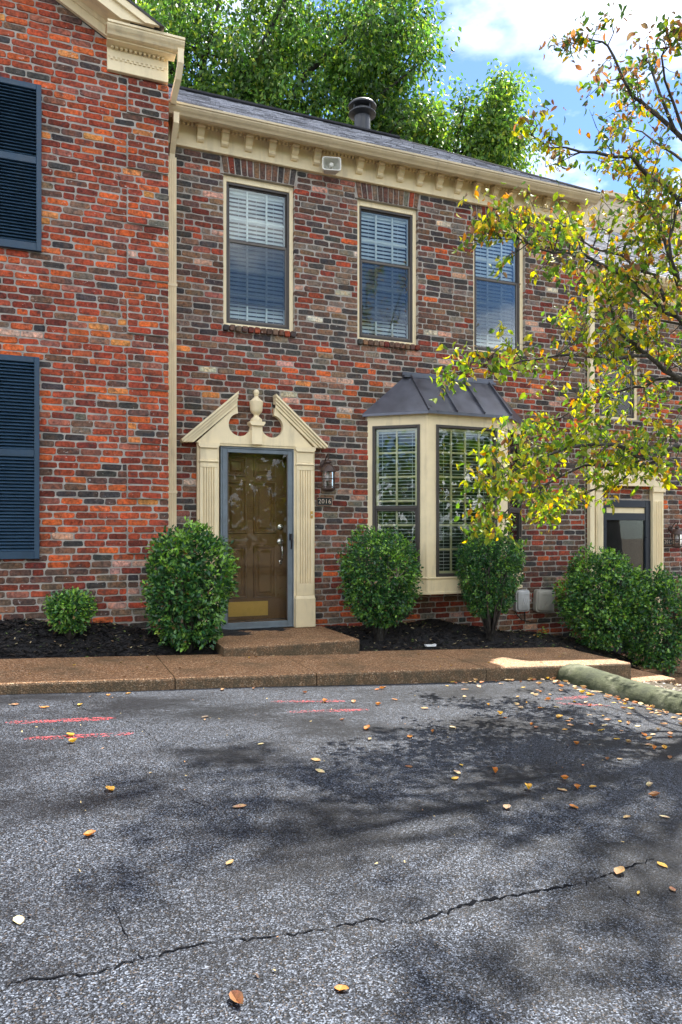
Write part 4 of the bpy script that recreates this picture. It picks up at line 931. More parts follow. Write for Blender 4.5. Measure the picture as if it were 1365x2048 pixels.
def lantern(x, z, y, label, s=1.0):
    r_ = empty('wall_lantern', (x, y, z), label, 'lantern', 'wall lanterns beside the doors')
    yl = y - .13 * s
    mb = MB(); mb.lathe([(.055, z - .05), (.055, z + .05)], x, y - .012, 16)
    MBb = MB(M=Matrix.Translation((x, y, z + .06*s)) @ Matrix.Rotation(R(90), 4, 'X')); MBb.lathe([(.048*s, 0), (.048*s, .012), (.02*s, .02)], 0, 0, 20); MBb.build('back_plate', LANTERN, r_)
    MB().tube([(x, y - .015, z + .06*s), (x, y - .06*s, z + .12*s), (x, yl + .02*s, z + .165*s), (x, yl - .012*s, z + .155*s), (x, yl - .005*s, z + .12*s), (x, yl, z + .095*s)], .0085*s, 8).build('arm', LANTERN, r_)
    o = MB().lathe([(.012*s, z + .105*s), (.035*s, z + .085*s), (.038*s, z + .07*s), (.02*s, z + .06*s), (.045*s, z + .045*s), (.078*s, z + .005*s), (.088*s, z - .03*s), (.08*s, z - .034*s)], x, yl, 24).build('hood', LANTERN, r_); smooth_by_angle(o)
    o = MB().lathe([(.068*s, z - .034*s), (.068*s, z - .205*s)], x, yl, 24, False).build('glass', LANTGLASS, r_); smooth_by_angle(o)
    cg = MB()
    for k in range(6): a = k * math.pi / 3 + .3; cg.box(x + .072*s*math.cos(a) - .0035, x + .072*s*math.cos(a) + .0035, yl + .072*s*math.sin(a) - .0035, yl + .072*s*math.sin(a) + .0035, z - .21*s, z - .03*s)
    cg.build('cage', LANTERN, r_)
    for zz in (-.115, -.198): o = MB().lathe([(.073*s, z + zz*s), (.078*s, z + zz*s), (.078*s, z + (zz + .01)*s), (.073*s, z + (zz + .01)*s)], x, yl, 24, False).build('cage_ring', LANTERN, r_); 
    o = MB().lathe([(.08*s, z - .205*s), (.08*s, z - .225*s), (.05*s, z - .245*s), (.012*s, z - .25*s)], x, yl, 24).build('base', LANTERN, r_); smooth_by_angle(o)
    o = MB().lathe([(.012*s, z - .035*s), (.016*s, z - .05*s), (.026*s, z - .085*s), (.029*s, z - .105*s), (.022*s, z - .125*s), (.01*s, z - .13*s)], x, yl, 18).build('bulb', BULB, r_); smooth_by_angle(o)
lantern(2.965, C + .71, -.008, 'bronze wall lantern with clear bulb right of the pedimented door', 1.05)
lantern(8.30, C - .02, YR - .008, 'bronze wall lantern at the right-hand door', .9)
bl_ = empty('doorbell', (2.785, -.0865, C + .185), 'small brass doorbell on the right pilaster of the doorway', 'doorbell')
MB().bevbox(2.772, 2.798, -.096, -.0865, C + .145, C + .225, .003).build('plate', BRASS, bl_); MB().bevbox(2.779, 2.791, -.101, -.0962, C + .178, C + .192).build('button', WHITE, bl_)
# horn loudspeaker under the eaves
hs = empty('horn_loudspeaker', (3.03, -.035, C + 4.23), 'off-white rectangular horn loudspeaker mounted under the eaves', 'loudspeaker')
Mh = Matrix.Translation((2.985, -.20, C + 4.175)) @ Matrix.Scale(.92, 4) @ Matrix.Rotation(R(-14), 4, 'Z') @ Matrix.Rotation(R(-6), 4, 'X')
def rrect(w, h, r_, y, n=4):
    pts = []
    for cx, cz, a0 in ((w - r_, h - r_, 0), (-w + r_, h - r_, 90), (-w + r_, -h + r_, 180), (w - r_, -h + r_, 270)):
        for k in range(n + 1): a = R(a0 + 90 * k / n); pts.append((cx + r_ * math.cos(a), y, cz + r_ * math.sin(a)))
    return pts
def loft(mb, rings, cap=True):
    n = len(rings[0]); vs = [p for r_ in rings for p in r_]
    fs = [(i*n+j, i*n+(j+1)%n, (i+1)*n+(j+1)%n, (i+1)*n+j) for i in range(len(rings)-1) for j in range(n)]
    if cap: fs += [tuple(range(n))[::-1], tuple(range((len(rings)-1)*n, len(rings)*n))]
    return mb.add(vs, fs)
loft(MB(Mh), [rrect(.035, .03, .02, .15), rrect(.078, .056, .02, .12), rrect(.098, .07, .02, .05), rrect(.112, .082, .03, -.005), rrect(.118, .088, .03, -.005), rrect(.118, .088, .03, -.022), rrect(.106, .076, .026, -.022), rrect(.102, .072, .024, -.012), rrect(.092, .064, .024, .03), rrect(.07, .05, .02, .10), rrect(.03, .022, .015, .13)]).build('bell', HORN, hs)
mb = MB(Mh @ Matrix.Rotation(R(90), 4, 'X')); mb.lathe([(.012, -.075), (.020, -.06), (.026, -.02), (.028, -.005), (.020, .004), (.006, .006)], 0, 0, 18); o = mb.build('reflex_cone', HORN, hs); smooth_by_angle(o)
MB().tube([(3.04, -.035, C+4.25), (3.04, -.09, C+4.27), (3.0, -.13, C+4.21)], .012, 8).build('mounting_bracket', HORN, hs)
# utility boxes
def ubox(x0, x1, z0, z1, y, mat, label, tilt=0):
    cx, cz = (x0 + x1) / 2, (z0 + z1) / 2; w, h = (x1 - x0) / 2, (z1 - z0) / 2
    r_ = empty('utility_box', (cx, y, z0), label, 'utility box', 'utility boxes on the wall')
    M = Matrix.Translation((cx, y, cz)) @ Matrix.Rotation(R(tilt), 4, 'Y')
    o = loft(MB(M), [rrect(w*.98, h*.97, .035, 0), rrect(w*.98, h*.97, .035, -.055)]).build('back_box', mat, r_); smooth_by_angle(o)
    o = loft(MB(M), [rrect(w, h, .04, -.0555), rrect(w, h, .04, -.066), rrect(w*.86, h*.90, .035, -.068), rrect(w*.84, h*.88, .035, -.085), rrect(w*.76, h*.80, .03, -.094)]).build('lid', mat, r_); smooth_by_angle(o, 50)
    MB(M).bevbox(-w*.6, w*.62, -.0985, -.0945, h*.56, h*.60, .0015).build('rib', mat, r_)
    for k in range(3):
        pts = [(-w*.42 + k*w*.27 + t*w*.36, -.0955, -h*.62 + t*h*.9 - k*0) for t in (0, .35, .7, 1)]
        pts = [(p[0] + .012*math.sin(i), p[1], p[2] * (1 - .12*k)) for i, p in enumerate(pts)]
        MB(M).tube(pts, [.002, .006, .006, .002], 6).build('swoosh_rib', mat, r_)
    MB(M).box(w, w + .022, -.066, -.052, -h*.1, h*.08).build('hasp', mat, r_)
ubox(5.585, 5.800, C - 1.045, C - .760, -.004, BOXG, 'smaller pale grey utility box, the left of the pair by the bay')
ubox(5.880, 6.175, C - 1.065, C - .765, -.03, BOXT, 'larger taupe weathered utility box, the right of the pair by the bay', 4)
tag(MB().tube([(5.61, -.03, C-1.045), (5.62, -.05, C-1.09), (5.68, -.06, C-1.15), (5.78, -.05, C-1.18), (5.92, -.04, C-1.20), (6.1, -.03, C-1.19)], .006, 6).build('cable', CABLE), 'black looping cable under the utility boxes', 'cable')
tag(MB().tube([(5.745, -.03, C-1.045), (5.75, -.035, C-1.10), (5.748, -.04, C-1.165), (5.80, -.045, C-1.185)], .008, 6).build('cable', CABLE), 'short straight black cable dropping from the smaller utility box', 'cable')
# bit of plastic in the mulch
px_, py_ = 3.93, -.80
tag(MB().prism([(px_ - .062, mulch_z(px_, py_) + .012), (px_ + .06, mulch_z(px_, py_) + .010), (px_ + .066, mulch_z(px_, py_) + .034), (px_ + .02, mulch_z(px_, py_) + .029), (px_ - .03, mulch_z(px_, py_) + .033), (px_ - .066, mulch_z(px_, py_) + .036)], 'y', py_ - .02, py_ + .02).build('plastic_cap', WHITE), 'small white plastic piece half buried in the black mulch', 'debris')

# ================================================================== vegetation
LEAF4 = (np.array([(0, 0, 0), (-.5, .5, .10), (0, 1, -.06), (.5, .5, .10)]), [(0, 1, 2), (0, 2, 3)])
LEAF8 = (np.array([(0, 0, 0), (0, .35, .03), (0, .7, .0), (0, 1, -.14), (-.40, .30, .12), (-.36, .66, .08), (.40, .30, .12), (.36, .66, .08)]),
         [(0, 1, 4), (1, 2, 5), (1, 5, 4), (2, 3, 5), (0, 6, 1), (1, 7, 2), (1, 6, 7), (2, 7, 3)])
def norm(a): return a / np.maximum(np.linalg.norm(a, axis=-1, keepdims=True), 1e-9)
def leaf_arrays(P, along, nrm, length, width, cols, tmpl):
    along = norm(along); side = norm(np.cross(along, nrm)); nn = np.cross(side, along)
    T, F = tmpl; n = len(P); k = len(T)
    V = P[:, None, :] + side[:, None, :] * (T[None, :, 0:1] * width[:, None, None]) + along[:, None, :] * (T[None, :, 1:2] * length[:, None, None]) + nn[:, None, :] * (T[None, :, 2:3] * length[:, None, None])
    Fa = (np.arange(n)[:, None, None] * k + np.array(F)[None]).reshape(-1, 3)
    return V.reshape(-1, 3), Fa, np.repeat(cols, k, axis=0)
def mixcols(n, palette, weights, var=.2):
    idx = RNG.choice(len(palette), n, p=np.array(weights) / sum(weights)); c = np.array(palette)[idx]
    return np.clip(c * RNG.uniform(1 - var, 1 + var, (n, 1)) * RNG.uniform(.92, 1.08, (n, 3)), 0, 1)
GREENS = [(.022, .085, .030), (.050, .150, .038), (.115, .255, .048), (.23, .41, .05), (.36, .48, .07)]
def shrub(name, label, x, y, zb, z0, z1, rx, ry, n, ls, weights, palette=GREENS, pw=2.5, stem=.02, group='clipped shrubs along the wall', lump=.09, taper=.68):
    r_ = empty(name, (x, y, zb), label, 'shrub', group)
    cz = (z0 + z1) / 2; rz = (z1 - z0) / 2
    per = 9; nk = n // per
    D = norm(RNG.normal(size=(nk, 3))); pn = (np.abs(D) ** pw).sum(1) ** (-1 / pw)
    krad = np.where(RNG.random(nk) < .74, RNG.uniform(.84, 1.0, nk), RNG.uniform(.4, .84, nk)); ph = RNG.uniform(0, 6.28, 8)
    lum = 1 + lump * (np.sin(5 * D[:, 0] + ph[0]) * np.sin(4 * D[:, 2] + ph[1]) + np.sin(7 * D[:, 1] + ph[2]) * np.sin(8 * D[:, 2] + 3 * D[:, 0] + ph[3]) + .7 * np.sin(13 * D[:, 0] + ph[4]) * np.sin(12 * D[:, 2] + ph[5]))
    strag = np.where(RNG.random(nk) < .05, RNG.uniform(1.02, 1.13, nk), 1)
    KC = np.array([x, y, cz]) + D * (pn * krad * lum * strag)[:, None] * np.array([rx, ry, rz])
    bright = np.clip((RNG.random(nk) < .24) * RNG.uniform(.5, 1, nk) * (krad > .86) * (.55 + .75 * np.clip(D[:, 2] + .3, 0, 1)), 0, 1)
    n = nk * per; D = np.repeat(D, per, 0); rad = np.repeat(krad, per); br = np.repeat(bright, per)
    P = np.repeat(KC, per, 0) + np.clip(RNG.normal(size=(n, 3)), -1.6, 1.6) * ls * .62
    lowt = (P[:, 2] - z0) / (z1 - z0); keep = P[:, 2] > z0
    sh = np.clip(taper + (1 - taper) * 1.35 * lowt, taper, 1); P[:, 0] = x + (P[:, 0] - x) * sh; P[:, 1] = y + (P[:, 1] - y) * sh
    along = norm(D * .9 + RNG.normal(size=(n, 3)) * .8 + np.array([0, 0, .1])); nr = norm(D * .7 + RNG.normal(size=(n, 3)) * .7 + np.array([0, 0, .6]))
    L_ = RNG.uniform(.6, 1.3, n) * ls; W_ = L_ * RNG.uniform(.45, .62, n)
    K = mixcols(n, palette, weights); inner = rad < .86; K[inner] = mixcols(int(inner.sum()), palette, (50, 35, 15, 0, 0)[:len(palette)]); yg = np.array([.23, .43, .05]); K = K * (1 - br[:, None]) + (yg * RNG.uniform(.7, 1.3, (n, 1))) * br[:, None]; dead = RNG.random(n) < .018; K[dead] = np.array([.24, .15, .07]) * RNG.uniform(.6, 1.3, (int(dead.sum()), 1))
    V, F, K = leaf_arrays(P[keep], along[keep], nr[keep], L_[keep], W_[keep], K[keep], LEAF4)
    npmesh('crown', V, F, GLOSSLEAF, r_, K)
    mb = MB()
    for k in range(16):
        a = RNG.uniform(0, 6.28); e = Vector((x + rx * (.55 if k < 7 else .9) * math.cos(a), y + ry * (.55 if k < 7 else .9) * math.sin(a), cz + rz * RNG.uniform(-.1, .6)))
        b0 = Vector((x + random.uniform(-.02, .02), y + random.uniform(-.02, .02), zb - .03)); m_ = b0.lerp(e, .45) + Vector((random.uniform(-.04, .04), random.uniform(-.04, .04), .03))
        q_ = 1 if k < 7 else .4; mb.tube([b0, m_, e], [stem * q_, stem * .7 * q_, stem * .3 * q_], 6)
    mb.build('stem', BARK, r_, smooth=True); return r_
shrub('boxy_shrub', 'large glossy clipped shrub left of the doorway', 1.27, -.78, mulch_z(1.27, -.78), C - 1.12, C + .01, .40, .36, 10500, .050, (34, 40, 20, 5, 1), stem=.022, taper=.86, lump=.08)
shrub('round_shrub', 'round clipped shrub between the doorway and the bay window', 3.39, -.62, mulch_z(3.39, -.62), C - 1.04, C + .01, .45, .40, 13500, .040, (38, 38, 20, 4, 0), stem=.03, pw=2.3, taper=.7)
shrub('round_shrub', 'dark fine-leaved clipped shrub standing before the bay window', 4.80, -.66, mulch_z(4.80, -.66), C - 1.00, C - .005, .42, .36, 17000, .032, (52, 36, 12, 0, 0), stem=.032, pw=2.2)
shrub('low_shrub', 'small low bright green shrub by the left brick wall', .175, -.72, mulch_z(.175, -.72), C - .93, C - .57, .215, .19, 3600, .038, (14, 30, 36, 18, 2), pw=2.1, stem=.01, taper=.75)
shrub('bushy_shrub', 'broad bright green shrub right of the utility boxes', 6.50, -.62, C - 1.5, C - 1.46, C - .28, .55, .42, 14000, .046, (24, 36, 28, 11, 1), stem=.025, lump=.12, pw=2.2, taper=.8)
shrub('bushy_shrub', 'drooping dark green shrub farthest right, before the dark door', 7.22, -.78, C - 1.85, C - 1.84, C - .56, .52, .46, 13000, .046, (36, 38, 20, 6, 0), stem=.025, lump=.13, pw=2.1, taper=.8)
# bare twig on the round shrub
tw = MB()
for dx, dz in ((-.11, .07), (-.04, .12), (.02, .10), (.06, .03)): tw.tube([(3.42, -1.0, C - .50), (3.42 + dx * .5, -1.03, C - .48 + dz * .6), (3.42 + dx * 1.2, -1.035, C - .46 + dz * 1.3)], [.004, .003, .0015], 5)
tag(tw.build('bare_twig', paint('pale_twig', (.30, .25, .20), .8)), 'pale bare twig sticking out of the round shrub by the door', 'twig')
# little weed in the mulch
wd = empty('weed', (5.62, -.55, mulch_z(5.62, -.55)), 'small green weed sprouting in the mulch below the utility boxes', 'weed')
n = 16; a = RNG.uniform(0, 6.28, n); P = np.stack([5.62 + .02 * np.cos(a), -.55 + .02 * np.sin(a), mulch_z(5.62, -.55) + RNG.uniform(.02, .14, n)], 1); al = np.stack([np.cos(a), np.sin(a), RNG.uniform(0, .5, n)], 1)
V, F, K = leaf_arrays(P, al, np.tile([0, 0, 1.], (n, 1)), np.full(n, .055), np.full(n, .035), mixcols(n, GREENS, (0, 1, 3, 3, 0)), LEAF8); npmesh('leaf', V, F, GLOSSLEAF, wd, K)
MB().tube([(5.62, -.55, mulch_z(5.62, -.55) - .01), (5.622, -.552, mulch_z(5.62, -.55) + .15)], [.004, .002], 5).build('stem', BARK, wd)

# ---- tall trees behind the row
def tall_tree(name, label, base, blobs, trunk_r, weights, palette, leaf=.13, dens=1.0, group='trees behind the townhouses', seed=1, limbs=True, sgr=(.15, .30), extra=()):
    rg = np.random.default_rng(seed); r_ = empty(name, base, label, 'tree', group)
    Vs = []; Fs = []; Ks = []; k0 = 0; bk = MB()
    top = Vector((base[0] + (blobs[0][0] - base[0]) * .35, base[1] + (blobs[0][1] - base[1]) * .35, base[2] + (blobs[0][2] - base[2]) * .62))
    bk.tube([base, Vector(base).lerp(top, .5) + Vector((.15, .1, 0)), top], [trunk_r, trunk_r * .8, trunk_r * .6], 12)
    for lp, lr in extra: bk.tube(lp, [lr * .72 * (1 - .6 * i / (len(lp) - 1)) for i in range(len(lp))], 9)
    for (cx, cy, cz, rx, ry, rz, nc) in blobs:
        c_ = np.array([cx, cy, cz]); nc = int(nc * 1.05); D = norm(rg.normal(size=(nc, 3))); rad = rg.random(nc) ** .45
        cen = c_ + D * rad[:, None] * np.array([rx, ry, rz])
        if limbs:
            start = top if cz > top.z else Vector(base).lerp(top, .75)
            mid = start.lerp(Vector(c_), .5) + Vector((rg.uniform(-.4, .4), rg.uniform(-.3, .3), rg.uniform(-.1, .5)))
            bk.tube([start, mid, Vector(c_)], [trunk_r * .5, trunk_r * .33, trunk_r * .18], 8)
            for q in cen[:: max(1, nc // 10)]:
                s_ = mid.lerp(Vector(c_), rg.uniform(.1, 1)); bk.tube([s_, s_.lerp(Vector(q), .5) + Vector((0, 0, rg.uniform(-.1, .25))), Vector(q)], [trunk_r * .14, trunk_r * .09, .012], 6)
        for q in cen:
            m_ = int(rg.integers(60, 120) * dens); sg = rg.uniform(*sgr); tone = rg.uniform(.6, 1.55)
            d = np.clip(rg.normal(size=(m_, 3)), -1.7, 1.7) * np.array([sg, sg, sg * .75]); P = q + d
            al = norm(rg.normal(size=(m_, 3)) * .6 + norm(d) * .5 + np.array([0, 0, -.75])); nn = norm(rg.normal(size=(m_, 3)) + np.array([0, -.3, .5]))
            Ln = rg.uniform(.65, 1.2, m_) * leaf; w = np.array(weights, float) * rg.uniform(.4, 1.8, len(weights))
            idx = rg.choice(len(palette), m_, p=w / w.sum()); K = np.array(palette)[idx] * rg.uniform(.75, 1.25, (m_, 1)) * tone
            V, F, K = leaf_arrays(P, al, nn, Ln, Ln * .48, K, LEAF4); Vs.append(V); Fs.append(F + k0); Ks.append(K); k0 += len(V)
    npmesh('crown', np.concatenate(Vs), np.concatenate(Fs), LEAF, r_, np.concatenate(Ks))
    bk.build('trunk', DARKBARK, r_, smooth=True); return r_
TG = [(.032, .080, .018), (.058, .130, .024), (.108, .200, .032), (.19, .285, .04), (.28, .33, .055)]
tall_tree('shade_tree', 'big dark-limbed green tree rising behind the main roof', (5.2, 11.0, C - 1.4),
          [(5.0, 9.2, C+11.3, 2.6, 2.0, 1.8, 150), (2.6, 9.6, C+11.2, 1.5, 1.6, 1.9, 70), (7.6, 8.2, C+11.0, 1.5, 1.6, 1.7, 90), (5.6, 8.6, C+9.2, 2.6, 1.6, 1.4, 110), (3.3, 9.4, C+9.6, 1.3, 1.4, 1.0, 45), (5.5, 9.6, C+13.4, 3.2, 2.4, 1.4, 70), (7.9, 8.0, C+12.6, 1.1, 1.3, 1.0, 35), (7.6, 7.9, C+9.2, 1.3, 1.4, 1.1, 45)],
          .34, (30, 34, 22, 10, 4), TG, .15, .85, seed=4, extra=[([(4.14, 9.19, 10.03), (4.31, 8.91, 11.59), (4.53, 8.6, 12.41), (4.96, 8.21, 13.32), (5.39, 8.04, 14.25)], 0.12), ([(5.2, 8.98, 10.26), (5.3, 8.72, 11.41), (5.63, 8.38, 12.07), (6.51, 8.02, 12.9), (7.14, 7.98, 13.75), (7.79, 7.94, 14.87)], 0.13), ([(3.3, 9.53, 10.63), (3.34, 9.3, 12.07), (3.55, 9.0, 13.0), (3.82, 8.89, 14.17)], 0.12), ([(6.55, 8.11, 10.34), (6.63, 7.86, 10.94), (7.19, 7.53, 11.47), (8.17, 7.14, 12.29)], 0.06)])
tall_tree('shade_tree', 'lighter green tree to the right of the chimney flue', (9.0, 10.5, C - 1.4),
          [(8.7, 8.2, C+9.3, 1.2, 1.3, 1.3, 65), (9.9, 7.8, C+10.1, 1.0, 1.1, .8, 42), (10.2, 7.6, C+9.2, .85, 1.0, .9, 36), (9.3, 8.0, C+8.2, 1.5, 1.3, .9, 50), (10.5, 7.4, C+10.9, .45, .5, .5, 12), (10.9, 7.4, C+9.9, .4, .5, .4, 9)],
          .22, (16, 30, 30, 18, 6), TG, .14, 1.0, seed=8)
tall_tree('shade_tree', 'pale green tree behind the left gable', (.4, 14.0, C - 1.4), [(1.6, 12.8, C+15.2, 2.0, 1.8, 1.9, 80), (.2, 13.2, C+15.6, 2.0, 1.8, 1.9, 40), (2.4, 12.5, C+13.5, 1.2, 1.4, 1.2, 30)], .26, (8, 20, 32, 30, 10), TG, .16, 1.0, seed=12)
tall_tree('shade_tree', 'distant green tree beyond the right-hand roof', (19, 13, C - 2), [(18.6, 12.4, C+9.2, 2.2, 2.0, 2.2, 90), (20.5, 12.2, C+8.2, 2.0, 2.0, 2.0, 50), (17.4, 12.3, C+8.0, 1.3, 1.2, 1.2, 30)], .25, (20, 30, 30, 14, 4), TG, .17, 1.0, seed=15)
tall_tree('street_tree', 'tall tree just outside the right edge whose shade dapples the asphalt', (9.8, -2.6, C - 1.9), [(6.3, -2.4, C+8.2, 2.2, 2.1, .7, 20), (8.0, -2.0, C+9.2, 1.5, 1.5, .8, 11), (5.4, -2.3, C+7.6, 1.0, 1.3, .5, 8)], .2, (20, 30, 30, 14, 4), TG, .12, .75, group=None, seed=31, sgr=(.09, .18))
# woods across the lot, seen only mirrored in the glass
rg = np.random.default_rng(21); n = 9000
cc = np.stack([rg.uniform(-34, 30, 260), rg.uniform(-36, -27, 260), C + rg.uniform(0, 6, 260)], 1); ii = rg.integers(0, 260, n)
P = cc[ii] + rg.normal(size=(n, 3)) * np.array([1.4, 1.0, 1.1]); Ln = rg.uniform(.5, .95, n)
V, F, K = leaf_arrays(P, norm(rg.normal(size=(n, 3)) + np.array([0, 0, -.5])), norm(rg.normal(size=(n, 3)) + np.array([0, .6, .3])), Ln, Ln * .6, mixcols(n, TG, (20, 34, 28, 14, 4)), LEAF4)
tag(npmesh('far_woods', V, F, LEAF, None, K), 'green woods across the parking lot, mirrored in the windows', 'woods', kind='stuff')

# ---- autumn dogwood leaning in from the right
LIMBS = {'L1': [(5.32,-3.36,3.95),(4.9,-3.3,4.07),(4.62,-3.29,4.18),(4.39,-3.31,4.25),(4.05,-3.28,4.29),(3.77,-3.27,4.27),(3.46,-3.25,4.31)], 'L2': [(5.33,-3.25,4.43),(5.02,-3.16,4.71),(4.73,-3.09,4.94),(4.64,-3.08,4.99),(4.45,-3.05,5.27),(4.33,-3.03,5.37),(4.14,-2.99,5.34)], 'L3': [(5.0,-3.18,4.7),(4.91,-3.0,5.29),(4.98,-2.9,5.49)], 'L3b': [(5.16,-3.19,4.6),(4.89,-3.26,4.9),(4.67,-3.35,5.13),(4.61,-3.5,5.2)], 'L4': [(5.24,-3.33,3.05),(5.07,-3.19,3.35),(4.99,-3.08,3.77),(4.98,-3.01,3.96),(4.96,-2.93,4.13),(4.9,-2.83,4.3),(4.86,-2.74,4.54)], 'L5': [(5.28,-3.34,2.84),(5.0,-3.26,3.03),(4.86,-3.23,3.13),(4.66,-3.18,3.29),(4.51,-3.14,3.39)], 'L5b': [(4.87,-3.22,3.14),(4.82,-3.11,3.44),(4.78,-2.99,3.56),(4.55,-2.8,3.74),(4.46,-2.67,3.85),(4.26,-2.49,4.01),(4.12,-2.34,4.12)], 'L6': [(4.51,-3.14,3.39),(4.27,-3.17,3.43),(4.0,-3.18,3.47),(3.82,-3.24,3.46),(3.54,-3.25,3.45),(3.3,-3.26,3.47),(3.1,-3.28,3.49)], 'L7': [(5.28,-3.34,2.37),(4.99,-3.27,2.52),(4.82,-3.25,2.6),(4.65,-3.23,2.72),(4.51,-3.22,2.81),(4.39,-3.22,2.88),(4.28,-3.22,3.02),(4.23,-3.24,3.13)], 'L8': [(4.59,-3.28,2.7),(4.23,-3.28,2.65),(3.82,-3.27,2.63),(3.5,-3.3,2.56),(3.2,-3.3,2.49),(2.85,-3.27,2.43)], 'L9': [(4.98,-3.28,2.52),(4.86,-3.09,2.57),(4.79,-2.93,2.52),(4.71,-2.76,2.5),(4.58,-2.57,2.45),(4.25,-2.31,2.16),(3.98,-2.06,2.0)], 'L10': [(5.28,-3.34,2.03),(4.92,-3.31,1.97),(4.75,-3.35,1.92),(4.55,-3.37,1.84),(4.35,-3.4,1.87),(4.13,-3.42,1.92),(3.91,-3.44,1.92),(3.64,-3.44,1.88),(3.39,-3.44,1.78),(3.14,-3.42,1.66),(2.98,-3.43,1.56)], 'L11': [(4.83,-3.27,1.93),(4.79,-3.14,1.82),(4.71,-3.01,1.79),(4.62,-2.86,1.66),(4.47,-2.69,1.58),(4.31,-2.52,1.49)], 'L12': [(4.53,-3.2,1.77),(4.04,-3.15,1.78),(3.63,-3.13,1.6),(3.36,-3.18,1.49),(3.14,-3.23,1.33)], 'L13': [(4.94,-3.31,3.29),(4.74,-3.38,3.48),(4.65,-3.48,3.75),(4.6,-3.61,3.93)],
         # limbs on the far side of the trunk, outside the picture
         'R1': [(5.34,-3.37,2.4),(5.8,-3.5,2.9),(6.4,-3.6,3.4),(7.0,-3.7,3.7)], 'R2': [(5.34,-3.37,3.3),(5.7,-3.1,3.9),(6.2,-2.9,4.5),(6.6,-2.8,4.9)], 'R3': [(5.34,-3.37,2.9),(5.5,-3.9,3.5),(5.7,-4.4,4.0),(5.9,-4.8,4.3)], 'R4': [(5.33,-3.35,3.9),(5.5,-3.5,4.5),(5.8,-3.6,5.1),(5.9,-3.7,5.6)], 'R6': [(5.34,-3.37,2.3),(5.6,-2.8,2.7),(6.0,-2.2,3.0),(6.3,-1.8,3.2)], 'R7': [(5.34,-3.37,1.9),(5.3,-2.8,2.0),(5.3,-2.3,2.1),(5.4,-1.9,2.2)], 'R8': [(5.34,-3.35,3.5),(5.5,-2.8,4.0),(5.8,-2.3,4.3),(6.1,-1.9,4.5)], 'R9': [(5.34,-3.35,3.0),(5.2,-2.8,3.2),(5.0,-2.3,3.3),(4.9,-2.0,3.4)], 'R10': [(5.34,-3.35,1.8),(5.7,-2.9,1.9),(6.3,-2.5,2.0),(6.8,-2.2,2.0)], 'R11': [(5.34,-3.35,4.2),(5.3,-2.9,4.7),(5.3,-2.5,5.1),(5.3,-2.2,5.3)], 'R5': [(5.34,-3.37,2.0),(5.9,-3.1,2.2),(6.5,-2.9,2.5),(7.0,-2.8,2.6)]}
dog = empty('dogwood_tree', (5.4, -3.4, C - 1.52), 'dogwood tree with yellow, orange and green autumn leaves leaning in from the right', 'tree')
rd = random.Random(17); bk = MB(); twig = MB()
bk.tube([(5.42,-3.42,C-1.6),(5.40,-3.40,C-1.3),(5.38,-3.38,C-.6),(5.36,-3.38,C+.5),(5.35,-3.37,C+1.6),(5.33,-3.30,C+2.7),(5.33,-3.25,C+3.2)], [.13,.085,.075,.068,.06,.045,.035], 12)
LP = []; LA = []; LZ = []
def hang(p, n, spread=.05, big=1.0):
    for _ in range(n):
        a = rd.uniform(0, 6.28); v = Vector((math.cos(a), math.sin(a), -rd.uniform(.25, 1.7))).normalized()
        LP.append(p + Vector((rd.gauss(0, spread), rd.gauss(0, spread), rd.gauss(0, spread * .7)))); LA.append(v); LZ.append(rd.uniform(.042, .078) * big)
def twigs(p, d, length, depth, r0):
    q = p; pts = [p]; m_ = 3
    for k in range(m_):
        d = (d + Vector((rd.gauss(0, .25), rd.gauss(0, .28), rd.gauss(0, .22) + .04))).normalized(); q = q + d * (length / m_); pts.append(q)
        if depth > 0 and rd.random() < .75:
            s_ = Vector((rd.gauss(0, 1), rd.gauss(0, 1), rd.gauss(.1, .6))).normalized(); twigs(q, (d * .7 + s_).normalized(), length * rd.uniform(.35, .65), depth - 1, r0 * .6)
        if k and rd.random() < .8: hang(q, rd.randint(1, 3), .04)
    twig.tube(pts, [r0, r0 * .75, r0 * .5, r0 * .3], 5)
    hang(q, rd.randint(3, 5))
for nm, pts in LIMBS.items():
    P_ = [Vector(p) for p in pts]; n_ = len(P_); off = nm[0] == 'R'
    r0 = {'L1': .024, 'L2': .022, 'L7': .027, 'L10': .024, 'L5': .024, 'L4': .024}.get(nm, .016)
    fine = []
    for i in range(n_ - 1):
        for t in (0, .5): fine.append(P_[i].lerp(P_[i+1], t) + (Vector((rd.gauss(0, .012), rd.gauss(0, .012), rd.gauss(0, .012))) if i or t else Vector()))
    fine.append(P_[-1]); bk.tube(fine, [r0 * (1 - .8 * i / (len(fine) - 1)) for i in range(len(fine))], 8)
    tot = len(fine)
    for i in range(2 if not off else 1, tot):
        d = (fine[i] - fine[i-1]).normalized(); fr = i / tot
        hi = fine[i].z > C + 3.0
        for _ in range((0 if rd.random() < .35 else 1) if off else rd.choice((2, 2, 3)) if not hi else rd.choice((1, 1, 2, 2))):
            s_ = Vector((rd.gauss(0, 1), rd.gauss(0, 1.2), rd.gauss(.15, .7))).normalized()
            twigs(fine[i], (d * .6 + s_).normalized(), rd.uniform(.20, .45) * (1.15 - .6 * fr), 1, .0055)
    twigs(fine[-1], (fine[-1] - fine[-2]).normalized(), .14, 1, .005)
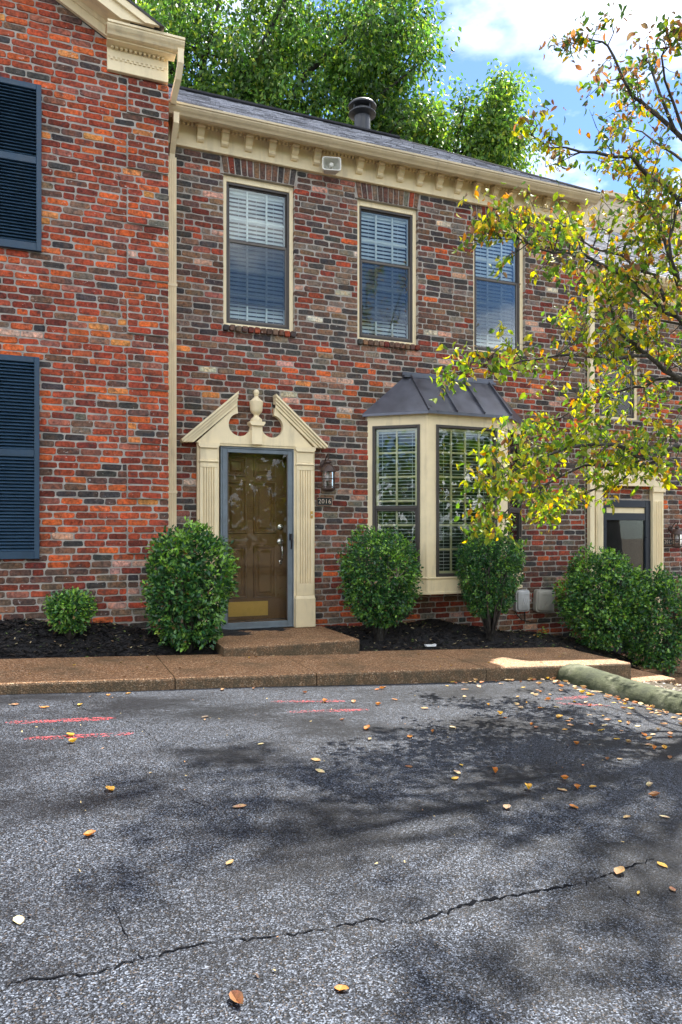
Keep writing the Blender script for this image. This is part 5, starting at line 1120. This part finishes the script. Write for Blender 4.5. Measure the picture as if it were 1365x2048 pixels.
# joints from limbs to trunk
for nm, z in (('L1', C+2.6), ('L2', C+3.1), ('L4', C+1.7), ('L5', C+1.5), ('L7', C+1.0), ('L10', C+.62), ('L3b', C+3.2)):
    bk.tube([(5.345, -3.36, z), LIMBS[nm][0]], [.036, .026], 8)
bk.build('trunk', BARK, dog, smooth=True); twig.build('twigs', BARK, dog, kind='stuff')
P = np.array([tuple(v) for v in LP]); A_ = np.array([tuple(v) for v in LA]); n = len(P); Z = np.array(LZ)
zrel = P[:, 2] - C
DOGP = [(.085, .16, .022), (.20, .27, .030), (.38, .36, .035), (.40, .28, .025), (.42, .18, .025), (.22, .10, .045), (.16, .11, .06), (.055, .11, .025)]
wlow = np.array([24, 36, 24, 7, 3, 2, 3, 10.]); whigh = np.array([20, 26, 22, 9, 5, 6, 9, 12.]); wtop = np.array([16, 6, 4, 6, 6, 14, 16, 22.])
K = np.zeros((n, 3))
for i in range(n):
    w = wlow if zrel[i] < 1.3 else (whigh if zrel[i] < 3.2 else wtop); K[i] = np.array(DOGP[RNG.choice(8, p=w / w.sum())]) * RNG.uniform(.75, 1.25)
nr = norm(np.cross(A_, norm(RNG.normal(size=(n, 3)))) + np.array([0, 0, .25]))
sc = np.array([(lambda q: 0 if not (0 < q[0] < 1365 and 0 < q[1] < 1300) else 1)(project(p)) for p in P])
sco = np.array([Z[i] / project(P[i])[2] for i in range(n)]) * sc; order = np.argsort(-sco); pickd = set(order[:300].tolist())
for i in order[:300]:
    V, F, kk = leaf_arrays(P[i:i+1], A_[i:i+1], nr[i:i+1], Z[i:i+1] * 1.1, Z[i:i+1] * .62, K[i:i+1], LEAF8); npmesh('leaf', V, F, DOGLEAF, dog, kk, origin=tuple(P[i]), smooth=False)
rest = np.array([i for i in range(n) if i not in pickd])
V, F, kk = leaf_arrays(P[rest], A_[rest], nr[rest], Z[rest] * 1.1, Z[rest] * RNG.uniform(.45, .7, len(rest)), K[rest], LEAF8); npmesh('crown', V, F, DOGLEAF, dog, kk, kind='stuff')
print('dogwood leaves', n)

# ---- fallen leaves, each its own thing
LCOL = {'tan': (.30, .19, .09), 'yellow': (.46, .28, .05), 'orange': (.36, .14, .035), 'brown': (.20, .09, .04), 'pale': (.50, .38, .22), 'dark': (.06, .035, .022)}
lm = {}
def leaf_mesh(col, var):
    if (col, var) in lm: return lm[(col, var)]
    r2 = random.Random(var * 7 + 1); curl = (.25, .5, .85, .12)[var]; V = []
    for i, t in enumerate((0, .2, .45, .7, .9, 1.0)):
        w = (.03, .26, .34, .26, .12, .01)[i]; zc_ = curl * (t - .45) ** 2 * .9 + r2.uniform(-.02, .03)
        for sx in (-1, 0, 1): V.append((sx * w, t - .5, zc_ + abs(sx) * w * curl * .9 + (.02 if sx else 0) + r2.uniform(-.015, .015)))
    F = [(3*i+j, 3*i+j+1, 3*i+j+4, 3*i+j+3) for i in range(5) for j in (0, 1)]
    zmin = min(v[2] for v in V); V = [(x, y, z - zmin) for x, y, z in V]
    me = bpy.data.meshes.new('fallen_leaf'); me.from_pydata(V, [], F); me.update(); a = me.color_attributes.new('Col', 'FLOAT_COLOR', 'POINT')
    a.data.foreach_set('color', [x for v in V for x in (*[c * r2.uniform(.8, 1.2) for c in LCOL[col]], 1)]); me.materials.append(DRYLEAF); lm[(col, var)] = me; return me
def drop(x, y, z, col, size, label, group, var=None, flat=1.0):
    o = bpy.data.objects.new('fallen_leaf', leaf_mesh(col, rd.randrange(4) if var is None else var)); COL.objects.link(o)
    o.location = (x, y, z + .004); size *= .8; o.scale = (size * rd.uniform(.6, 1.1), size * rd.uniform(.85, 1.2), size * flat * rd.uniform(.7, 1.5)); o.rotation_euler = (rd.uniform(-.12, .12), rd.uniform(-.12, .12), rd.uniform(0, 6.28))
    return tag(o, label, 'leaf', group)
G1 = 'fallen leaves strewn over the asphalt'
special_leaves = [(.264, -4.347, 'yellow', .085, 'folded yellow leaf lying alone in the dark patch of asphalt at left'), (.116, -3.336, 'yellow', .08, 'yellow leaf resting on the lower red stripe at left'),
    (.973, -3.03, 'dark', .08, 'dark curled leaf on the asphalt left of the doorway'), (2.264, -4.532, 'orange', .095, 'broad orange-brown leaf on the asphalt right of centre'),
    (.734, -6.082, 'orange', .06, 'orange-brown leaf at the very front of the asphalt'), (-.086, -5.467, 'pale', .07, 'pale tan leaf just above the long crack at far left'),
    (.624, -5.244, 'tan', .055, 'tan upright leaf above the long crack, left of centre'), (1.975, -5.872, 'yellow', .035, 'tiny yellow-green leaf below the long crack at right'), (2.122, -5.886, 'brown', .06, 'curled brown leaf near the right edge below the crack')]
for x, y, c_, s_, lb in special_leaves: drop(x, y, asz(x, y), c_, s_ * .85, lb, G1)
spots = [(.126,-3.49),(1.162,-3.745),(1.326,-4.309),(1.374,-4.113),(.794,-4.711),(.15,-4.857),(.453,-6.054),(1.842,-4.328),(1.991,-4.572),(2.056,-4.484),(2.151,-4.37),(2.276,-4.815),(2.005,-5.021),(2.445,-4.871),(2.535,-4.878),(2.635,-4.878),(3.091,-4.48),(3.178,-4.488),(2.579,-4.725),(2.331,-5.096),(2.489,-5.273),(2.677,-5.315),(2.961,-4.94),(2.862,-5.071),(2.249,-5.716),(2.029,-5.722),(2.177,-2.758),(2.325,-2.886),(1.907,-2.387),(1.951,-2.723),(-.027,-2.568),(.199,-2.528),(-.217,-2.461),(1.877,-3.262),(2.544,-2.726),(2.634,-3.054),(1.951,-3.521),(1.855,-3.774),(2.148,-3.748),(2.349,-3.688),(3.358,-2.447),(2.682,-2.249),(2.57,-2.339),(1.536,-2.2),(1.282,-2.19),(.559,-2.2),(.411,-2.24)]
for x, y in spots: drop(x, y, asz(x, y), rd.choices(['tan', 'yellow', 'orange', 'brown', 'pale'], [30, 18, 22, 18, 16])[0], rd.uniform(.045, .085), 'dry fallen leaf lying loose on the open asphalt', G1)
for _ in range(95):
    while True:
        x = 4.5 - abs(rd.gauss(0, .95)); y = rd.uniform(-4.6, -2.2)
        if x > 2.4 and rd.random() < 1.1 - (4.5 - x) * .35: break
    drop(x, y, asz(x, y), rd.choices(['tan', 'yellow', 'orange', 'brown', 'pale'], [30, 24, 26, 10, 14])[0], rd.uniform(.04, .08), 'small fallen leaf in the dappled shade near the kerb', 'fallen leaves in the shade near the kerb')
for _ in range(85):
    y = rd.uniform(-4.3, -2.14); x = 4.58 - abs(rd.gauss(0, .075)) - .02; x2 = x
    if rd.random() < .25: y = -2.13 - abs(rd.gauss(0, .05)); x = rd.uniform(3.4, 4.5)
    drop(x, y, asz(x, y) + rd.uniform(0, .02), rd.choices(['tan', 'orange', 'brown', 'pale', 'yellow'], [34, 24, 26, 14, 6])[0], rd.uniform(.045, .08), 'brown leaf in the drift gathered along the kerb', 'leaf drift along the kerb')
for _ in range(26):
    x = rd.uniform(-.6, 5.4); y = rd.uniform(-2.02, -1.08)
    if 1.5 < x < 2.95 and y > -1.2: continue
    drop(x, y, wz(x), rd.choices(['tan', 'yellow', 'brown', 'pale'], [20, 30, 20, 20])[0], rd.uniform(.03, .055), 'small fallen leaf on the brown walkway', 'fallen leaves on the walkway')
for _ in range(22):
    x, y, z = in_bed(); drop(x, y, z + .012, rd.choices(['tan', 'yellow', 'brown', 'pale'], [20, 16, 20, 24])[0], rd.uniform(.03, .06), 'dry fallen leaf on the black mulch', 'fallen leaves on the mulch')
for x, y in ((2.5, -.72), (2.1, -.95)): drop(x, y, C - 1.098, 'tan', .045, 'small fallen leaf on the door stoop', 'fallen leaves on the stoop')
